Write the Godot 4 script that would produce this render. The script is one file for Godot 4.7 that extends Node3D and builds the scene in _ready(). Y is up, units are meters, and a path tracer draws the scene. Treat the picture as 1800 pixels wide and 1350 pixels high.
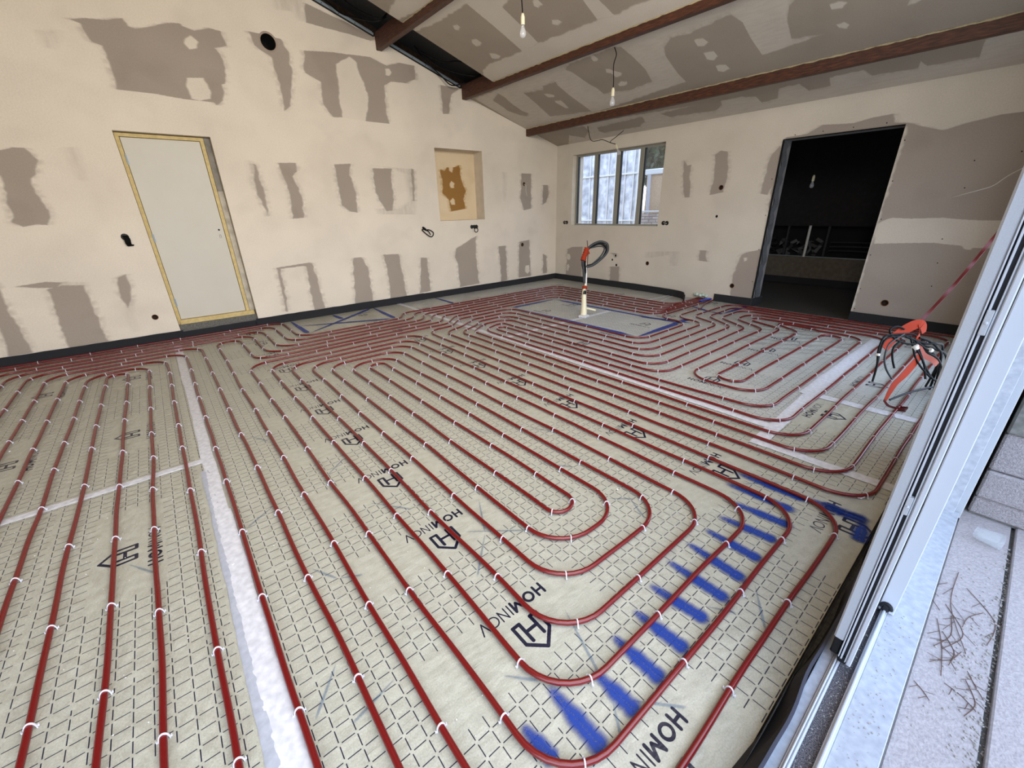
extends Node3D
# A room being renovated: red underfloor-heating pipes clipped over printed foil insulation, seen from the open sliding door.
# Axes: wall_left is the plane z = 0, wall_right the plane x = 0, wall_front (with the sliding door) lies at z = 6.5; y is up.

const ROOF_SLOPE := 0.2724
const EAVE := 2.531
const RIDGE_X := -5.2

const PATCH_LEFT = [
	"d -6.66,3.19 -6.55,3.22 -6.38,3.24 -6.24,3.28 -6.21,3.22 -6.16,3.21 -6.04,3.25 -5.89,3.31 -5.77,3.33 -5.75,3.31 -5.64,3.29 -5.50,3.34 -5.38,3.33 -5.37,3.25 -5.36,3.20 -5.48,3.16 -5.44,3.11 -5.44,3.00 -5.45,2.91 -5.47,2.83 -5.51,2.82 -5.50,2.74 -5.53,2.66 -5.61,2.60 -5.63,2.63 -5.93,2.63 -6.19,2.65 -6.48,2.65 -6.46,2.88 -6.47,3.02 -6.55,3.04 -6.58,3.11 -6.59,3.17",
	"l -5.76,3.20 -5.69,3.24 -5.64,3.19 -5.66,3.13 -5.73,3.11 -5.77,3.15",
	"l -5.83,2.84 -5.66,2.86 -5.63,2.74 -5.66,2.66 -5.76,2.63 -5.84,2.64 -5.85,2.75",
	"s -6.91,3.06 -6.76,3.09 -6.80,3.00 -6.84,2.93 -6.89,2.93 -6.91,2.99",
	"d -7.57,2.02 -7.49,2.04 -7.41,2.07 -7.31,2.07 -7.27,1.96 -7.31,1.84 -7.37,1.80 -7.38,1.68 -7.34,1.51 -7.38,1.37 -7.45,1.38 -7.57,1.36 -7.63,1.41 -7.60,1.48 -7.61,1.60 -7.57,1.73 -7.57,1.82 -7.63,1.86",
	"s -7.04,2.09 -6.95,2.10 -6.98,1.92 -6.99,1.79 -7.01,1.81 -7.02,1.97",
	"d -5.11,3.38 -4.99,3.38 -4.76,3.37 -4.70,3.26 -4.70,3.09 -4.75,2.87 -4.80,2.68 -4.88,2.62 -4.88,2.93 -4.91,3.17 -5.00,3.21 -5.07,3.26",
	"d -4.52,3.30 -4.16,3.34 -3.96,3.35 -3.65,3.37 -3.52,3.33 -3.41,3.31 -3.23,3.37 -2.97,3.32 -2.99,3.21 -3.15,3.14 -3.38,3.13 -3.48,3.07 -3.50,2.91 -3.50,2.73 -3.48,2.60 -3.64,2.60 -3.83,2.60 -4.15,2.62 -4.28,2.61 -4.39,2.75 -4.37,3.00 -4.55,3.07 -4.54,3.19",
	"l -4.13,3.22 -3.94,3.33 -3.86,3.29 -3.82,3.14 -3.75,2.95 -3.77,2.79 -3.84,2.60 -4.15,2.60 -4.16,2.84 -4.14,3.03",
	"l -3.45,3.27 -3.38,3.28 -3.35,3.24 -3.39,3.19 -3.45,3.19",
	"d -4.40,3.79 -4.20,3.75 -3.90,3.70 -3.49,3.60 -3.62,3.56 -3.87,3.58 -4.23,3.59 -4.43,3.60",
	"s -4.76,3.76 -4.41,3.84 -4.48,3.60 -4.52,3.61 -4.57,3.68 -4.74,3.66",
	"d -3.23,3.37 -2.97,3.37 -2.99,3.21 -3.15,3.14 -3.23,3.22",
	"d -2.57,3.19 -2.21,3.19 -2.38,3.09 -2.42,2.93 -2.43,2.83 -2.56,2.82 -2.55,3.02",
	"d -5.38,2.01 -5.35,2.00 -5.34,1.83 -5.32,1.70 -5.33,1.40 -5.37,1.52 -5.42,1.74",
	"s -5.42,2.05 -5.34,2.02 -5.37,1.93 -5.43,1.72 -5.46,1.80",
	"d -5.09,2.03 -4.87,2.04 -4.87,1.94 -4.94,1.88 -4.88,1.65 -4.91,1.37 -5.05,1.36 -5.03,1.70",
	"d -4.38,2.04 -4.14,2.06 -4.18,1.92 -4.13,1.70 -4.15,1.42 -4.26,1.44 -4.37,1.52 -4.37,1.82",
	"d -3.83,2.01 -3.52,2.02 -3.55,1.89 -3.56,1.60 -3.59,1.44 -3.71,1.43 -3.79,1.59 -3.83,1.73",
	"s -3.89,2.05 -3.14,2.02 -3.22,1.37 -3.82,1.39 -3.87,1.47 -3.50,1.46 -3.29,1.57 -3.31,1.95 -3.54,2.03",
	"d -3.21,2.03 -3.16,2.02 -3.20,1.57 -3.23,1.57 -3.22,1.84",
	"s -1.39,2.04 -1.31,2.03 -1.33,1.69 -1.37,1.56 -1.38,1.75",
	"d -0.94,2.03 -0.70,2.03 -0.70,1.42 -0.89,1.39 -0.97,1.59",
	"d -0.39,1.84 -0.25,1.84 -0.22,1.69 -0.29,1.53 -0.39,1.48",
	"d -7.94,0.86 -7.92,0.78 -7.93,0.63 -7.92,0.47 -7.90,0.11 -8.08,0.11 -8.05,0.39 -8.09,0.50",
	"d -7.81,0.80 -7.58,0.82 -7.46,0.80 -7.52,0.75 -7.68,0.77",
	"s -7.46,0.81 -7.29,0.78 -7.31,0.75 -7.52,0.75",
	"d -7.60,0.74 -7.47,0.77 -7.31,0.75 -7.31,0.53 -7.30,0.09 -7.63,0.09 -7.63,0.31 -7.60,0.53",
	"d -7.03,0.80 -6.94,0.83 -6.94,0.67 -6.98,0.52 -7.03,0.45 -7.05,0.58",
	"s -7.03,0.49 -6.99,0.48 -7.03,0.35 -7.03,0.17 -7.05,0.20 -7.05,0.36",
	"d -5.39,0.75 -4.94,0.78 -4.91,0.71 -5.05,0.74 -5.35,0.73 -5.35,0.60 -5.35,0.44 -5.37,0.14 -5.40,0.15 -5.39,0.52",
	"d -5.01,0.77 -4.92,0.77 -4.89,0.49 -4.87,0.11 -5.02,0.09 -5.02,0.43",
	"d -4.33,0.79 -4.19,0.79 -4.12,0.63 -4.12,0.11 -4.41,0.08 -4.37,0.49",
	"d -3.84,0.80 -3.59,0.79 -3.54,0.30 -3.54,0.11 -3.83,0.10 -3.81,0.42",
	"d -3.20,0.70 -3.09,0.69 -3.07,0.13 -3.28,0.12",
	"d -2.49,0.80 -2.31,0.87 -2.05,0.98 -2.07,0.64 -2.04,0.13 -2.47,0.12 -2.48,0.50 -2.52,0.67",
	"d -1.54,0.77 -1.36,0.77 -1.35,0.12 -1.50,0.10",
	"d -1.02,0.82 -0.76,0.84 -0.72,0.13 -1.05,0.13",
	"l -0.87,0.35 -0.77,0.35 -0.74,0.23 -0.82,0.18 -0.88,0.24",
	"d -0.37,0.55 -0.28,0.49 -0.25,0.14 -0.38,0.14",
]
const PATCH_RIGHT = [
	"d 2.72,2.05 2.79,1.96 2.85,1.97 2.85,1.84 2.90,1.52 2.80,1.52 2.74,1.74",
	"d 3.20,2.07 3.27,2.11 3.38,2.09 3.43,1.83 3.40,1.57 3.20,1.54 3.23,1.81",
	"d 3.96,2.00 4.05,2.09 4.10,1.96 4.06,1.60 4.01,1.51 3.91,1.53 3.94,1.79",
	"d 4.06,1.35 4.05,1.54 4.08,1.72 4.08,2.13 4.13,1.89 4.12,1.41 4.13,1.16",
	"d 4.33,2.18 4.47,2.26 4.78,2.23 4.95,2.26 5.14,2.27 5.18,2.18 5.29,2.16 5.42,2.11 5.59,2.06 5.72,2.09 5.95,2.13 6.26,2.13 6.93,-0.05 5.23,-0.47 5.29,-0.01 5.28,0.94 5.30,2.08 5.28,2.13 4.09,2.12 4.10,2.17",
	"l 5.28,1.14 5.34,1.20 5.40,1.22 5.57,1.21 5.81,1.22 5.98,1.20 6.11,1.19 6.29,1.19 6.37,0.93 6.19,0.92 6.12,0.92 6.12,0.90 6.07,0.90 6.02,0.94 5.90,0.95 5.81,0.96 5.61,0.95 5.31,0.93 5.28,1.01",
	"d 3.17,0.75 3.30,0.75 3.28,0.68 3.32,0.58 3.19,0.59",
	"d 3.76,0.07 3.75,0.45 3.81,0.71 3.87,0.75 4.08,0.81 4.07,0.06",
	"l 3.85,0.67 3.90,0.68 3.91,0.64 3.87,0.62",
	"d 0.46,0.67 0.75,0.69 0.75,0.10 0.31,0.10 0.33,0.45 0.34,0.62",
	"l 0.34,0.53 0.42,0.53 0.44,0.46 0.39,0.41 0.33,0.43",
	"l 0.34,0.31 0.40,0.33 0.42,0.27 0.37,0.18 0.33,0.20",
	"d 1.46,0.36 1.67,0.38 1.69,0.09 1.47,0.09",
	"d 1.44,0.61 1.60,0.61 1.58,0.53 1.55,0.53 1.51,0.59",
	"s 2.22,0.67 2.81,0.71 2.83,0.48 2.71,0.47 2.69,0.65 2.34,0.58 2.22,0.57",
	"s 2.67,0.65 2.71,0.65 2.72,0.51 2.70,0.51",
]
const PATCH_CEILING = [
	"l -2.28,0.74 -2.43,0.93 -2.48,1.14 -2.45,1.81 -2.46,2.10 -2.43,2.96 -2.40,3.16 -2.41,3.39 -2.37,4.22 -2.07,4.09 -2.15,3.12 -2.18,0.66",
	"l -3.31,1.86 -3.34,2.25 -3.16,2.54 -3.06,2.18 -2.46,2.10 -2.44,1.79 -2.94,1.84",
	"l -3.70,0.72 -3.85,1.53 -3.68,1.79 -3.45,1.86 -3.60,0.82",
	"l -3.37,0.80 -3.36,0.93 -3.31,1.34 -3.31,1.82 -3.30,2.32 -3.46,2.05 -3.46,0.93",
	"l -2.75,3.01 -2.83,3.03 -2.68,3.27 -2.68,3.14 -2.39,3.15 -2.43,2.96",
	"l -3.18,1.38 -3.17,1.45 -3.12,1.45 -3.10,1.37 -3.13,1.34",
	"l -2.91,1.38 -2.90,1.44 -2.82,1.44 -2.79,1.37 -2.81,1.31 -2.87,1.32",
	"l -2.62,1.35 -2.59,1.42 -2.52,1.45 -2.50,1.38 -2.54,1.29",
	"l -2.95,2.53 -2.97,2.60 -2.88,2.60 -2.87,2.52 -2.92,2.50",
	"l -2.67,2.52 -2.64,2.59 -2.59,2.60 -2.57,2.52 -2.62,2.48",
	"L -1.99,0.08 -2.00,0.65 -2.08,2.04 -2.16,3.82 -2.10,5.87 -1.40,6.20 -0.70,0.68 -0.76,-0.03 -0.98,-0.00",
	"d -1.83,0.38 -1.92,0.61 -1.80,0.61 -1.58,0.54 -1.36,0.51 -1.23,0.55 -1.18,0.42 -1.26,0.35 -1.46,0.27 -1.63,0.31 -1.79,0.32",
	"d -1.75,1.01 -1.68,1.35 -1.75,1.43 -1.77,1.69 -1.67,1.65 -1.39,1.61 -0.88,1.59 -0.99,0.93 -1.01,0.82 -1.41,0.93",
	"l -1.59,1.27 -1.58,1.32 -1.50,1.40 -1.45,1.36 -1.50,1.26",
	"l -1.37,1.28 -1.33,1.38 -1.11,1.33 -1.11,1.27 -1.32,1.25",
	"d -1.99,2.15 -1.99,2.50 -2.01,2.84 -1.96,2.92 -1.76,2.93 -1.48,2.92 -1.20,2.85 -1.18,2.72 -1.14,2.47 -1.21,2.27 -1.21,2.09 -1.37,2.10 -1.53,2.07 -1.83,2.06 -1.92,2.02",
	"l -1.99,2.50 -1.98,2.54 -1.90,2.54 -1.87,2.50 -1.89,2.46 -1.95,2.47",
	"l -1.69,2.49 -1.67,2.53 -1.52,2.62 -1.47,2.57 -1.49,2.49 -1.58,2.49 -1.61,2.45",
	"l -1.34,2.42 -1.37,2.50 -1.34,2.56 -1.29,2.52 -1.26,2.47 -1.29,2.41",
	"d -1.72,3.32 -1.84,3.46 -1.81,3.67 -1.88,4.10 -1.71,4.15 -1.46,4.13 -1.08,4.13 -1.06,3.77 -0.97,3.21 -1.22,3.21 -1.60,3.26",
	"l -1.69,3.65 -1.68,3.74 -1.60,3.76 -1.56,3.70 -1.59,3.64",
	"l -1.44,3.64 -1.44,3.74 -1.33,3.74 -1.28,3.68 -1.33,3.62",
	"l -1.17,3.65 -1.14,3.75 -1.05,3.76 -1.02,3.68 -1.07,3.63",
	"d -1.59,4.49 -1.74,4.55 -1.92,4.80 -1.54,5.41 -1.26,5.29 -1.12,5.24 -1.11,5.01 -1.18,4.79 -1.27,4.44",
	"l -1.58,4.82 -1.60,4.88 -1.54,4.94 -1.49,4.89 -1.52,4.82",
	"l -1.29,4.81 -1.30,4.87 -1.24,4.90 -1.20,4.87 -1.24,4.82",
	"L -0.23,0.52 -0.60,0.86 -0.42,3.38 -0.45,4.95 -0.55,5.97 -0.61,6.22 0.39,6.32 0.04,6.00 0.43,4.31 0.68,0.37 0.20,0.12",
	"d -0.15,0.25 -0.32,0.60 -0.13,0.80 -0.31,1.07 -0.50,1.12 -0.56,0.82 -0.54,0.44",
	"d -0.38,1.29 -0.43,2.20 -0.28,2.15 -0.16,1.98 -0.17,1.29 -0.25,1.23",
	"d -0.41,2.49 -0.48,3.40 -0.32,3.35 -0.21,3.24 -0.27,2.57",
	"d -0.45,3.61 -0.46,4.08 -0.21,3.99 -0.19,3.80 -0.34,3.79",
	"d -0.48,4.28 -0.52,4.59 -0.26,4.55 -0.26,4.34 -0.35,4.31",
	"d -0.52,4.86 -0.54,5.75 -0.27,5.71 -0.28,5.36 -0.40,5.32 -0.28,5.29 -0.31,4.93",
]


# ------------------------------------------------------------------ helpers
class MB:
	var v := PackedVector3Array()
	var n := PackedVector3Array()
	var uv := PackedVector2Array()
	var ix := PackedInt32Array()
	func vert(p: Vector3, nn: Vector3, t := Vector2.ZERO) -> int:
		v.append(p); n.append(nn); uv.append(t)
		return v.size() - 1
	func tri_ix(a: int, b: int, c: int) -> void:
		ix.append(a); ix.append(c); ix.append(b)
	# corners counter-clockwise seen from outside
	func quad(a: Vector3, b: Vector3, c: Vector3, d: Vector3, ta := Vector2.ZERO, tb := Vector2.ZERO, tc := Vector2.ZERO, td := Vector2.ZERO) -> void:
		var nn := (b - a).cross(c - a)
		if nn.length() < 1e-12: nn = (c - a).cross(d - a)
		nn = nn.normalized()
		var i := vert(a, nn, ta)
		vert(b, nn, tb); vert(c, nn, tc); vert(d, nn, td)
		tri_ix(i, i + 1, i + 2); tri_ix(i, i + 2, i + 3)
	func tri(a: Vector3, b: Vector3, c: Vector3, ta := Vector2.ZERO, tb := Vector2.ZERO, tc := Vector2.ZERO) -> void:
		var nn := (b - a).cross(c - a).normalized()
		var i := vert(a, nn, ta)
		vert(b, nn, tb); vert(c, nn, tc)
		tri_ix(i, i + 1, i + 2)
	# axis box with chamfered edges when ch > 0; bs turns it, at moves it
	func box(at: Vector3, s: Vector3, bs := Basis.IDENTITY, ch := 0.0) -> void:
		var h := s * 0.5
		if ch <= 0.0:
			for f in 6:
				var ax := f / 2
				var sg := 1.0 if f % 2 == 0 else -1.0
				var c: Array = []
				for k in 4:
					var p := Vector3.ZERO
					var a2 := (ax + 1) % 3
					var a3 := (ax + 2) % 3
					var e: Vector2 = [Vector2(-1, -1), Vector2(1, -1), Vector2(1, 1), Vector2(-1, 1)][k]
					p[ax] = sg * h[ax]; p[a2] = e.x * h[a2] * sg; p[a3] = e.y * h[a3]
					c.append(at + bs * p)
				quad(c[0], c[1], c[2], c[3], Vector2(0, 0), Vector2(1, 0), Vector2(1, 1), Vector2(0, 1))
			return
		for f in 6:
			var ax := f / 2
			var sg := 1.0 if f % 2 == 0 else -1.0
			var a2 := (ax + 1) % 3
			var a3 := (ax + 2) % 3
			var c: Array = []
			for e: Vector2 in [Vector2(-1, -1), Vector2(1, -1), Vector2(1, 1), Vector2(-1, 1)]:
				var p := Vector3.ZERO
				p[ax] = sg * h[ax]; p[a2] = e.x * (h[a2] - ch) * sg; p[a3] = e.y * (h[a3] - ch)
				c.append(at + bs * p)
			quad(c[0], c[1], c[2], c[3])
		for ax in 3:
			var a2 := (ax + 1) % 3
			var a3 := (ax + 2) % 3
			for s2: float in [-1.0, 1.0]:
				for s3: float in [-1.0, 1.0]:
					var q: Array = []
					for e: Vector2 in [Vector2(-1, 0), Vector2(1, 0), Vector2(1, 1), Vector2(-1, 1)]:
						var p := Vector3.ZERO
						p[ax] = e.x * (h[ax] - ch)
						p[a2] = s2 * (h[a2] - (ch if e.y < 0.5 else 0.0))
						p[a3] = s3 * (h[a3] - (0.0 if e.y < 0.5 else ch))
						q.append(at + bs * p)
					if s2 * s3 > 0: quad(q[1], q[0], q[3], q[2])
					else: quad(q[0], q[1], q[2], q[3])
		for s1: float in [-1.0, 1.0]:
			for s2: float in [-1.0, 1.0]:
				for s3: float in [-1.0, 1.0]:
					var sg := Vector3(s1, s2, s3)
					var a := at + bs * (sg * Vector3(h.x, h.y - ch, h.z - ch))
					var b := at + bs * (sg * Vector3(h.x - ch, h.y, h.z - ch))
					var c := at + bs * (sg * Vector3(h.x - ch, h.y - ch, h.z))
					if s1 * s2 * s3 > 0: tri(a, b, c)
					else: tri(a, c, b)
	# a tube along points; flat > 0 squashes it to a ribbon of that thickness ratio
	func tube(p: PackedVector3Array, r: float, sides := 8, radii := PackedFloat32Array()) -> void:
		var m := p.size()
		if m < 2: return
		var first := v.size()
		var prev := Vector3.UP
		for i in m:
			var t := (p[mini(i + 1, m - 1)] - p[maxi(i - 1, 0)]).normalized()
			var side := prev.cross(t)
			if side.length() < 0.05: side = Vector3.RIGHT.cross(t)
			if side.length() < 0.05: side = Vector3.BACK.cross(t)
			side = side.normalized()
			var up := t.cross(side).normalized()
			prev = up
			var rr := r if radii.is_empty() else radii[i]
			for k in sides:
				var a := TAU * k / sides
				var d := side * cos(a) + up * sin(a)
				vert(p[i] + d * rr, d, Vector2(float(k) / sides, float(i)))
		for i in m - 1:
			for k in sides:
				var k2 := (k + 1) % sides
				var a := first + i * sides + k
				var b := first + i * sides + k2
				tri_ix(a, b, b + sides); tri_ix(a, b + sides, a + sides)
		for e in 2:
			var i0 := first if e == 0 else first + (m - 1) * sides
			var t := (p[0] - p[1]).normalized() if e == 0 else (p[m - 1] - p[m - 2]).normalized()
			var c := vert(p[0] if e == 0 else p[m - 1], t)
			var ring := PackedInt32Array()
			for k in sides: ring.append(vert(v[i0 + k], t))
			for k in sides:
				if e == 0: tri_ix(c, ring[(k + 1) % sides], ring[k])
				else: tri_ix(c, ring[k], ring[(k + 1) % sides])
	# profile of (radius, height) turned round the y axis of bs at "at"
	func lathe(prof: PackedVector2Array, at: Vector3, bs := Basis.IDENTITY, sides := 16) -> void:
		var first := v.size()
		var m := prof.size()
		for i in m:
			var tg := prof[mini(i + 1, m - 1)] - prof[maxi(i - 1, 0)]
			var nn := Vector2(tg.y, -tg.x).normalized()
			for k in sides + 1:
				var a := TAU * k / sides
				var d := Vector3(cos(a), 0, -sin(a))
				vert(at + bs * (d * prof[i].x + Vector3.UP * prof[i].y), bs * (d * nn.x + Vector3.UP * nn.y))
		for i in m - 1:
			for k in sides:
				var a := first + i * (sides + 1) + k
				tri_ix(a, a + 1, a + sides + 2); tri_ix(a, a + sides + 2, a + sides + 1)
	# a band of rectangular section swept along points, standing on its edge (up = UP) or lying
	func band(p: PackedVector3Array, w: float, th: float, up := Vector3.UP, ups := PackedVector3Array()) -> void:
		var m := p.size()
		var R: Array = []
		for i in m:
			var t := (p[mini(i + 1, m - 1)] - p[maxi(i - 1, 0)]).normalized()
			var u: Vector3 = up if ups.is_empty() else ups[i]
			var s := t.cross(u).normalized()
			u = s.cross(t).normalized()
			R.append([p[i] - u * w * .5 - s * th * .5, p[i] - u * w * .5 + s * th * .5, p[i] + u * w * .5 + s * th * .5, p[i] + u * w * .5 - s * th * .5])
		for i in m - 1:
			for k in 4:
				var k2 := (k + 1) % 4
				quad(R[i][k], R[i][k2], R[i + 1][k2], R[i + 1][k])
		quad(R[0][3], R[0][2], R[0][1], R[0][0])
		quad(R[m - 1][0], R[m - 1][1], R[m - 1][2], R[m - 1][3])
	func mesh(mat: Material) -> ArrayMesh:
		var a := []
		a.resize(Mesh.ARRAY_MAX)
		a[Mesh.ARRAY_VERTEX] = v; a[Mesh.ARRAY_NORMAL] = n; a[Mesh.ARRAY_TEX_UV] = uv; a[Mesh.ARRAY_INDEX] = ix
		var m := ArrayMesh.new()
		m.add_surface_from_arrays(Mesh.PRIMITIVE_TRIANGLES, a)
		m.surface_set_material(0, mat)
		return m

var counts := {}
func numbered(parent: Node, called: String) -> String:
	var key := str(parent.get_instance_id()) + called
	var c: int = counts.get(key, 0)
	counts[key] = c + 1
	return called if c == 0 else "%s_%03d" % [called, c]

func put(mesh: Mesh, called: String, parent: Node = self) -> MeshInstance3D:
	var o := MeshInstance3D.new()
	o.name = numbered(parent, called)
	o.mesh = mesh
	parent.add_child(o, true)
	return o
func build(mb: MB, called: String, mat: Material, parent: Node = self) -> MeshInstance3D:
	return put(mb.mesh(mat), called, parent)
func root(called: String, at := Vector3.ZERO) -> Node3D:
	var o := Node3D.new()
	o.name = numbered(self, called)
	add_child(o, true)
	o.position = at
	return o
func tag(o: Node, label: String, category := "", group := "") -> Node:
	o.set_meta("label", label)
	if category: o.set_meta("category", category)
	if group: o.set_meta("group", group)
	return o
func struct(o: Node, label := "") -> Node:
	o.set_meta("kind", "structure")
	if label: o.set_meta("label", label)
	return o
func stuff(o: Node) -> Node:
	o.set_meta("kind", "stuff")
	return o

func mat(c: Color, rough := 0.8, metal := 0.0, spec := 0.5) -> StandardMaterial3D:
	var m := StandardMaterial3D.new()
	m.albedo_color = c; m.roughness = rough; m.metallic = metal; m.metallic_specular = spec
	return m
func noise(seed_: int, freq: float, oct := 3, type := FastNoiseLite.TYPE_SIMPLEX_SMOOTH) -> FastNoiseLite:
	var f := FastNoiseLite.new()
	f.seed = seed_; f.frequency = freq; f.fractal_octaves = oct; f.noise_type = type
	return f
func noise_tex(seed_: int, freq: float, lo: Color, hi: Color, size := 512, normal := false, bump := 4.0) -> NoiseTexture2D:
	var t := NoiseTexture2D.new()
	t.width = size; t.height = size; t.seamless = true
	t.noise = noise(seed_, freq, 4)
	if normal:
		t.as_normal_map = true; t.bump_strength = bump
	else:
		var g := Gradient.new()
		g.set_color(0, lo); g.set_color(1, hi)
		t.color_ramp = g
	return t
func grainy(lo: Color, hi: Color, freq: float, scale_: float, rough := 0.85, seed_ := 5, bump := 0.0) -> StandardMaterial3D:
	var m := mat(Color.WHITE, rough)
	m.albedo_texture = noise_tex(seed_, freq, lo, hi)
	m.uv1_triplanar = true; m.uv1_world_triplanar = true
	m.uv1_scale = Vector3.ONE * scale_
	if bump > 0.0:
		m.normal_enabled = true
		m.normal_texture = noise_tex(seed_ + 1, freq * 2.0, lo, hi, 512, true, bump)
	return m

func points(s: String) -> PackedVector2Array:
	var out := PackedVector2Array()
	for w in s.split(" ", false):
		var c := w.split(",")
		if c.size() == 2: out.append(Vector2(float(c[0]), float(c[1])))
	return out

func roof_y(x: float) -> float:
	return EAVE - ROOF_SLOPE * x if x > RIDGE_X else EAVE - ROOF_SLOPE * RIDGE_X + ROOF_SLOPE * (x - RIDGE_X)

# smooth curve through points
func curve(p: PackedVector3Array, step := 0.02) -> PackedVector3Array:
	var c := Curve3D.new()
	c.bake_interval = step
	for i in p.size():
		var a := p[maxi(i - 1, 0)]
		var b := p[mini(i + 1, p.size() - 1)]
		var t := (b - a) / 6.0
		c.add_point(p[i], -t, t)
	return c.get_baked_points()

# ------------------------------------------------------------------ computed textures
# plaster and bare board: pale coats and darker board, each patch with a ragged, trowelled edge
func wall_image(w: int, h: int, lo: Vector2, hi: Vector2, list: Array, plaster: Color, board: Color, base_dark: bool, seed_: int) -> ImageTexture:
	var ppm := Vector2(w / (hi.x - lo.x), h / (hi.y - lo.y))
	var cover := PackedFloat32Array()   # 1 = plaster, 0 = bare board
	cover.resize(w * h)
	cover.fill(0.0 if base_dark else 1.0)
	var smear := noise(seed_ + 6, 1.6, 3)
	var wob := noise(seed_, 5.0, 2)
	var rag := noise(seed_ + 1, 26.0, 3)
	var streak := noise(seed_ + 2, 9.0, 2)
	for line: String in list:
		var tone := line[0]
		var poly := points(line.substr(2))
		var b0 := Vector2(1e9, 1e9)
		var b1 := Vector2(-1e9, -1e9)
		for p in poly:
			b0 = b0.min(p); b1 = b1.max(p)
		b0 -= Vector2.ONE * 0.05; b1 += Vector2.ONE * 0.05
		var x0 := clampi(int((b0.x - lo.x) * ppm.x), 0, w); var x1 := clampi(int((b1.x - lo.x) * ppm.x), 0, w)
		var y0 := clampi(int((hi.y - b1.y) * ppm.y), 0, h); var y1 := clampi(int((hi.y - b0.y) * ppm.y), 0, h)
		var m := poly.size()
		var target := 0.0
		var most := 1.0
		if tone == "l": target = 1.0; most = 0.93
		elif tone == "L": target = 0.85
		elif tone == "s": most = 0.3
		for y in range(y0, y1):
			var py := hi.y - (y + 0.5) / ppm.y
			# crossings of this row, worked out once per row with the row's own wobble
			var row := py + wob.get_noise_2d(py * 0.7, 3.0) * 0.008
			var xs: Array = []
			for i in m:
				var a := poly[i]; var b := poly[(i + 1) % m]
				if (a.y > row) != (b.y > row):
					var xc := a.x + (row - a.y) / (b.y - a.y) * (b.x - a.x)
					xs.append(xc + wob.get_noise_2d(xc, py * 1.4) * 0.017 + rag.get_noise_2d(xc, py * 0.45) * 0.005)
			xs.sort()
			var i := 0
			while i + 1 < xs.size():
				var soft := 0.011 if tone != "s" else 0.05
				var halo := 0.05 if tone == "d" else 0.0
				var xa: float = xs[i]; var xb: float = xs[i + 1]
				var ia := clampi(int((xa - soft - halo - lo.x) * ppm.x), 0, w); var ib := clampi(int((xb + soft + halo - lo.x) * ppm.x) + 1, 0, w)
				for x in range(ia, ib):
					var px := lo.x + (x + 0.5) / ppm.x
					var e := minf(px - xa, xb - px) / soft
					var k := clampf(0.5 + e * 0.5, 0.0, 1.0) * most
					if tone == "L": k *= 0.95 + 0.16 * streak.get_noise_2d(px * 2.0, py * 0.5)
					if tone == "s": k *= 0.75 + 0.5 * streak.get_noise_2d(px * 2.0, py * 0.5)
					var at := y * w + x
					if halo > 0.0 and k < 0.3:
						var gap := maxf(xa - px, px - xb)
						k = maxf(k, (1.0 - gap / (halo + soft)) * clampf(0.22 + 0.5 * streak.get_noise_2d(px * 0.6, py * 1.6), 0.0, 0.5))
					cover[at] = lerpf(cover[at], target, clampf(k, 0.0, 1.0))
				i += 2
	var bytes := PackedByteArray()
	bytes.resize(w * h * 3)
	var big := noise(seed_ + 3, 0.9, 3)
	var fine := noise(seed_ + 4, 60.0, 1)
	var pr := plaster.r * 255.0; var pg := plaster.g * 255.0; var pb := plaster.b * 255.0
	var br := board.r * 255.0; var bg := board.g * 255.0; var bb := board.b * 255.0
	for y in h:
		var py := hi.y - (y + 0.5) / ppm.y
		for x in w:
			var at := y * w + x
			var px := lo.x + (x + 0.5) / ppm.x
			var c := cover[at]
			var k := 1.0 + 0.035 * big.get_noise_2d(px, py) + 0.02 * fine.get_noise_2d(px, py)
			var cc := (c - 0.10 * clampf(smear.get_noise_2d(px * 0.8, py) * 2.0 - 0.5, 0.0, 1.0)) * (1.0 + 0.1 * minf(0.0, big.get_noise_2d(py * 2.0 + 7.0, px * 2.0)))
			bytes[at * 3] = clampi(int((br + (pr - br) * cc) * k), 0, 255)
			bytes[at * 3 + 1] = clampi(int((bg + (pg - bg) * cc) * k), 0, 255)
			bytes[at * 3 + 2] = clampi(int((bb + (pb - bb) * cc) * k), 0, 255)
	return ImageTexture.create_from_image(Image.create_from_data(w, h, false, Image.FORMAT_RGB8, bytes))

func wall_mat(t: Texture2D) -> StandardMaterial3D:
	var m := mat(Color.WHITE, 0.92, 0.0, 0.3)
	m.albedo_texture = t
	return m

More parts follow.
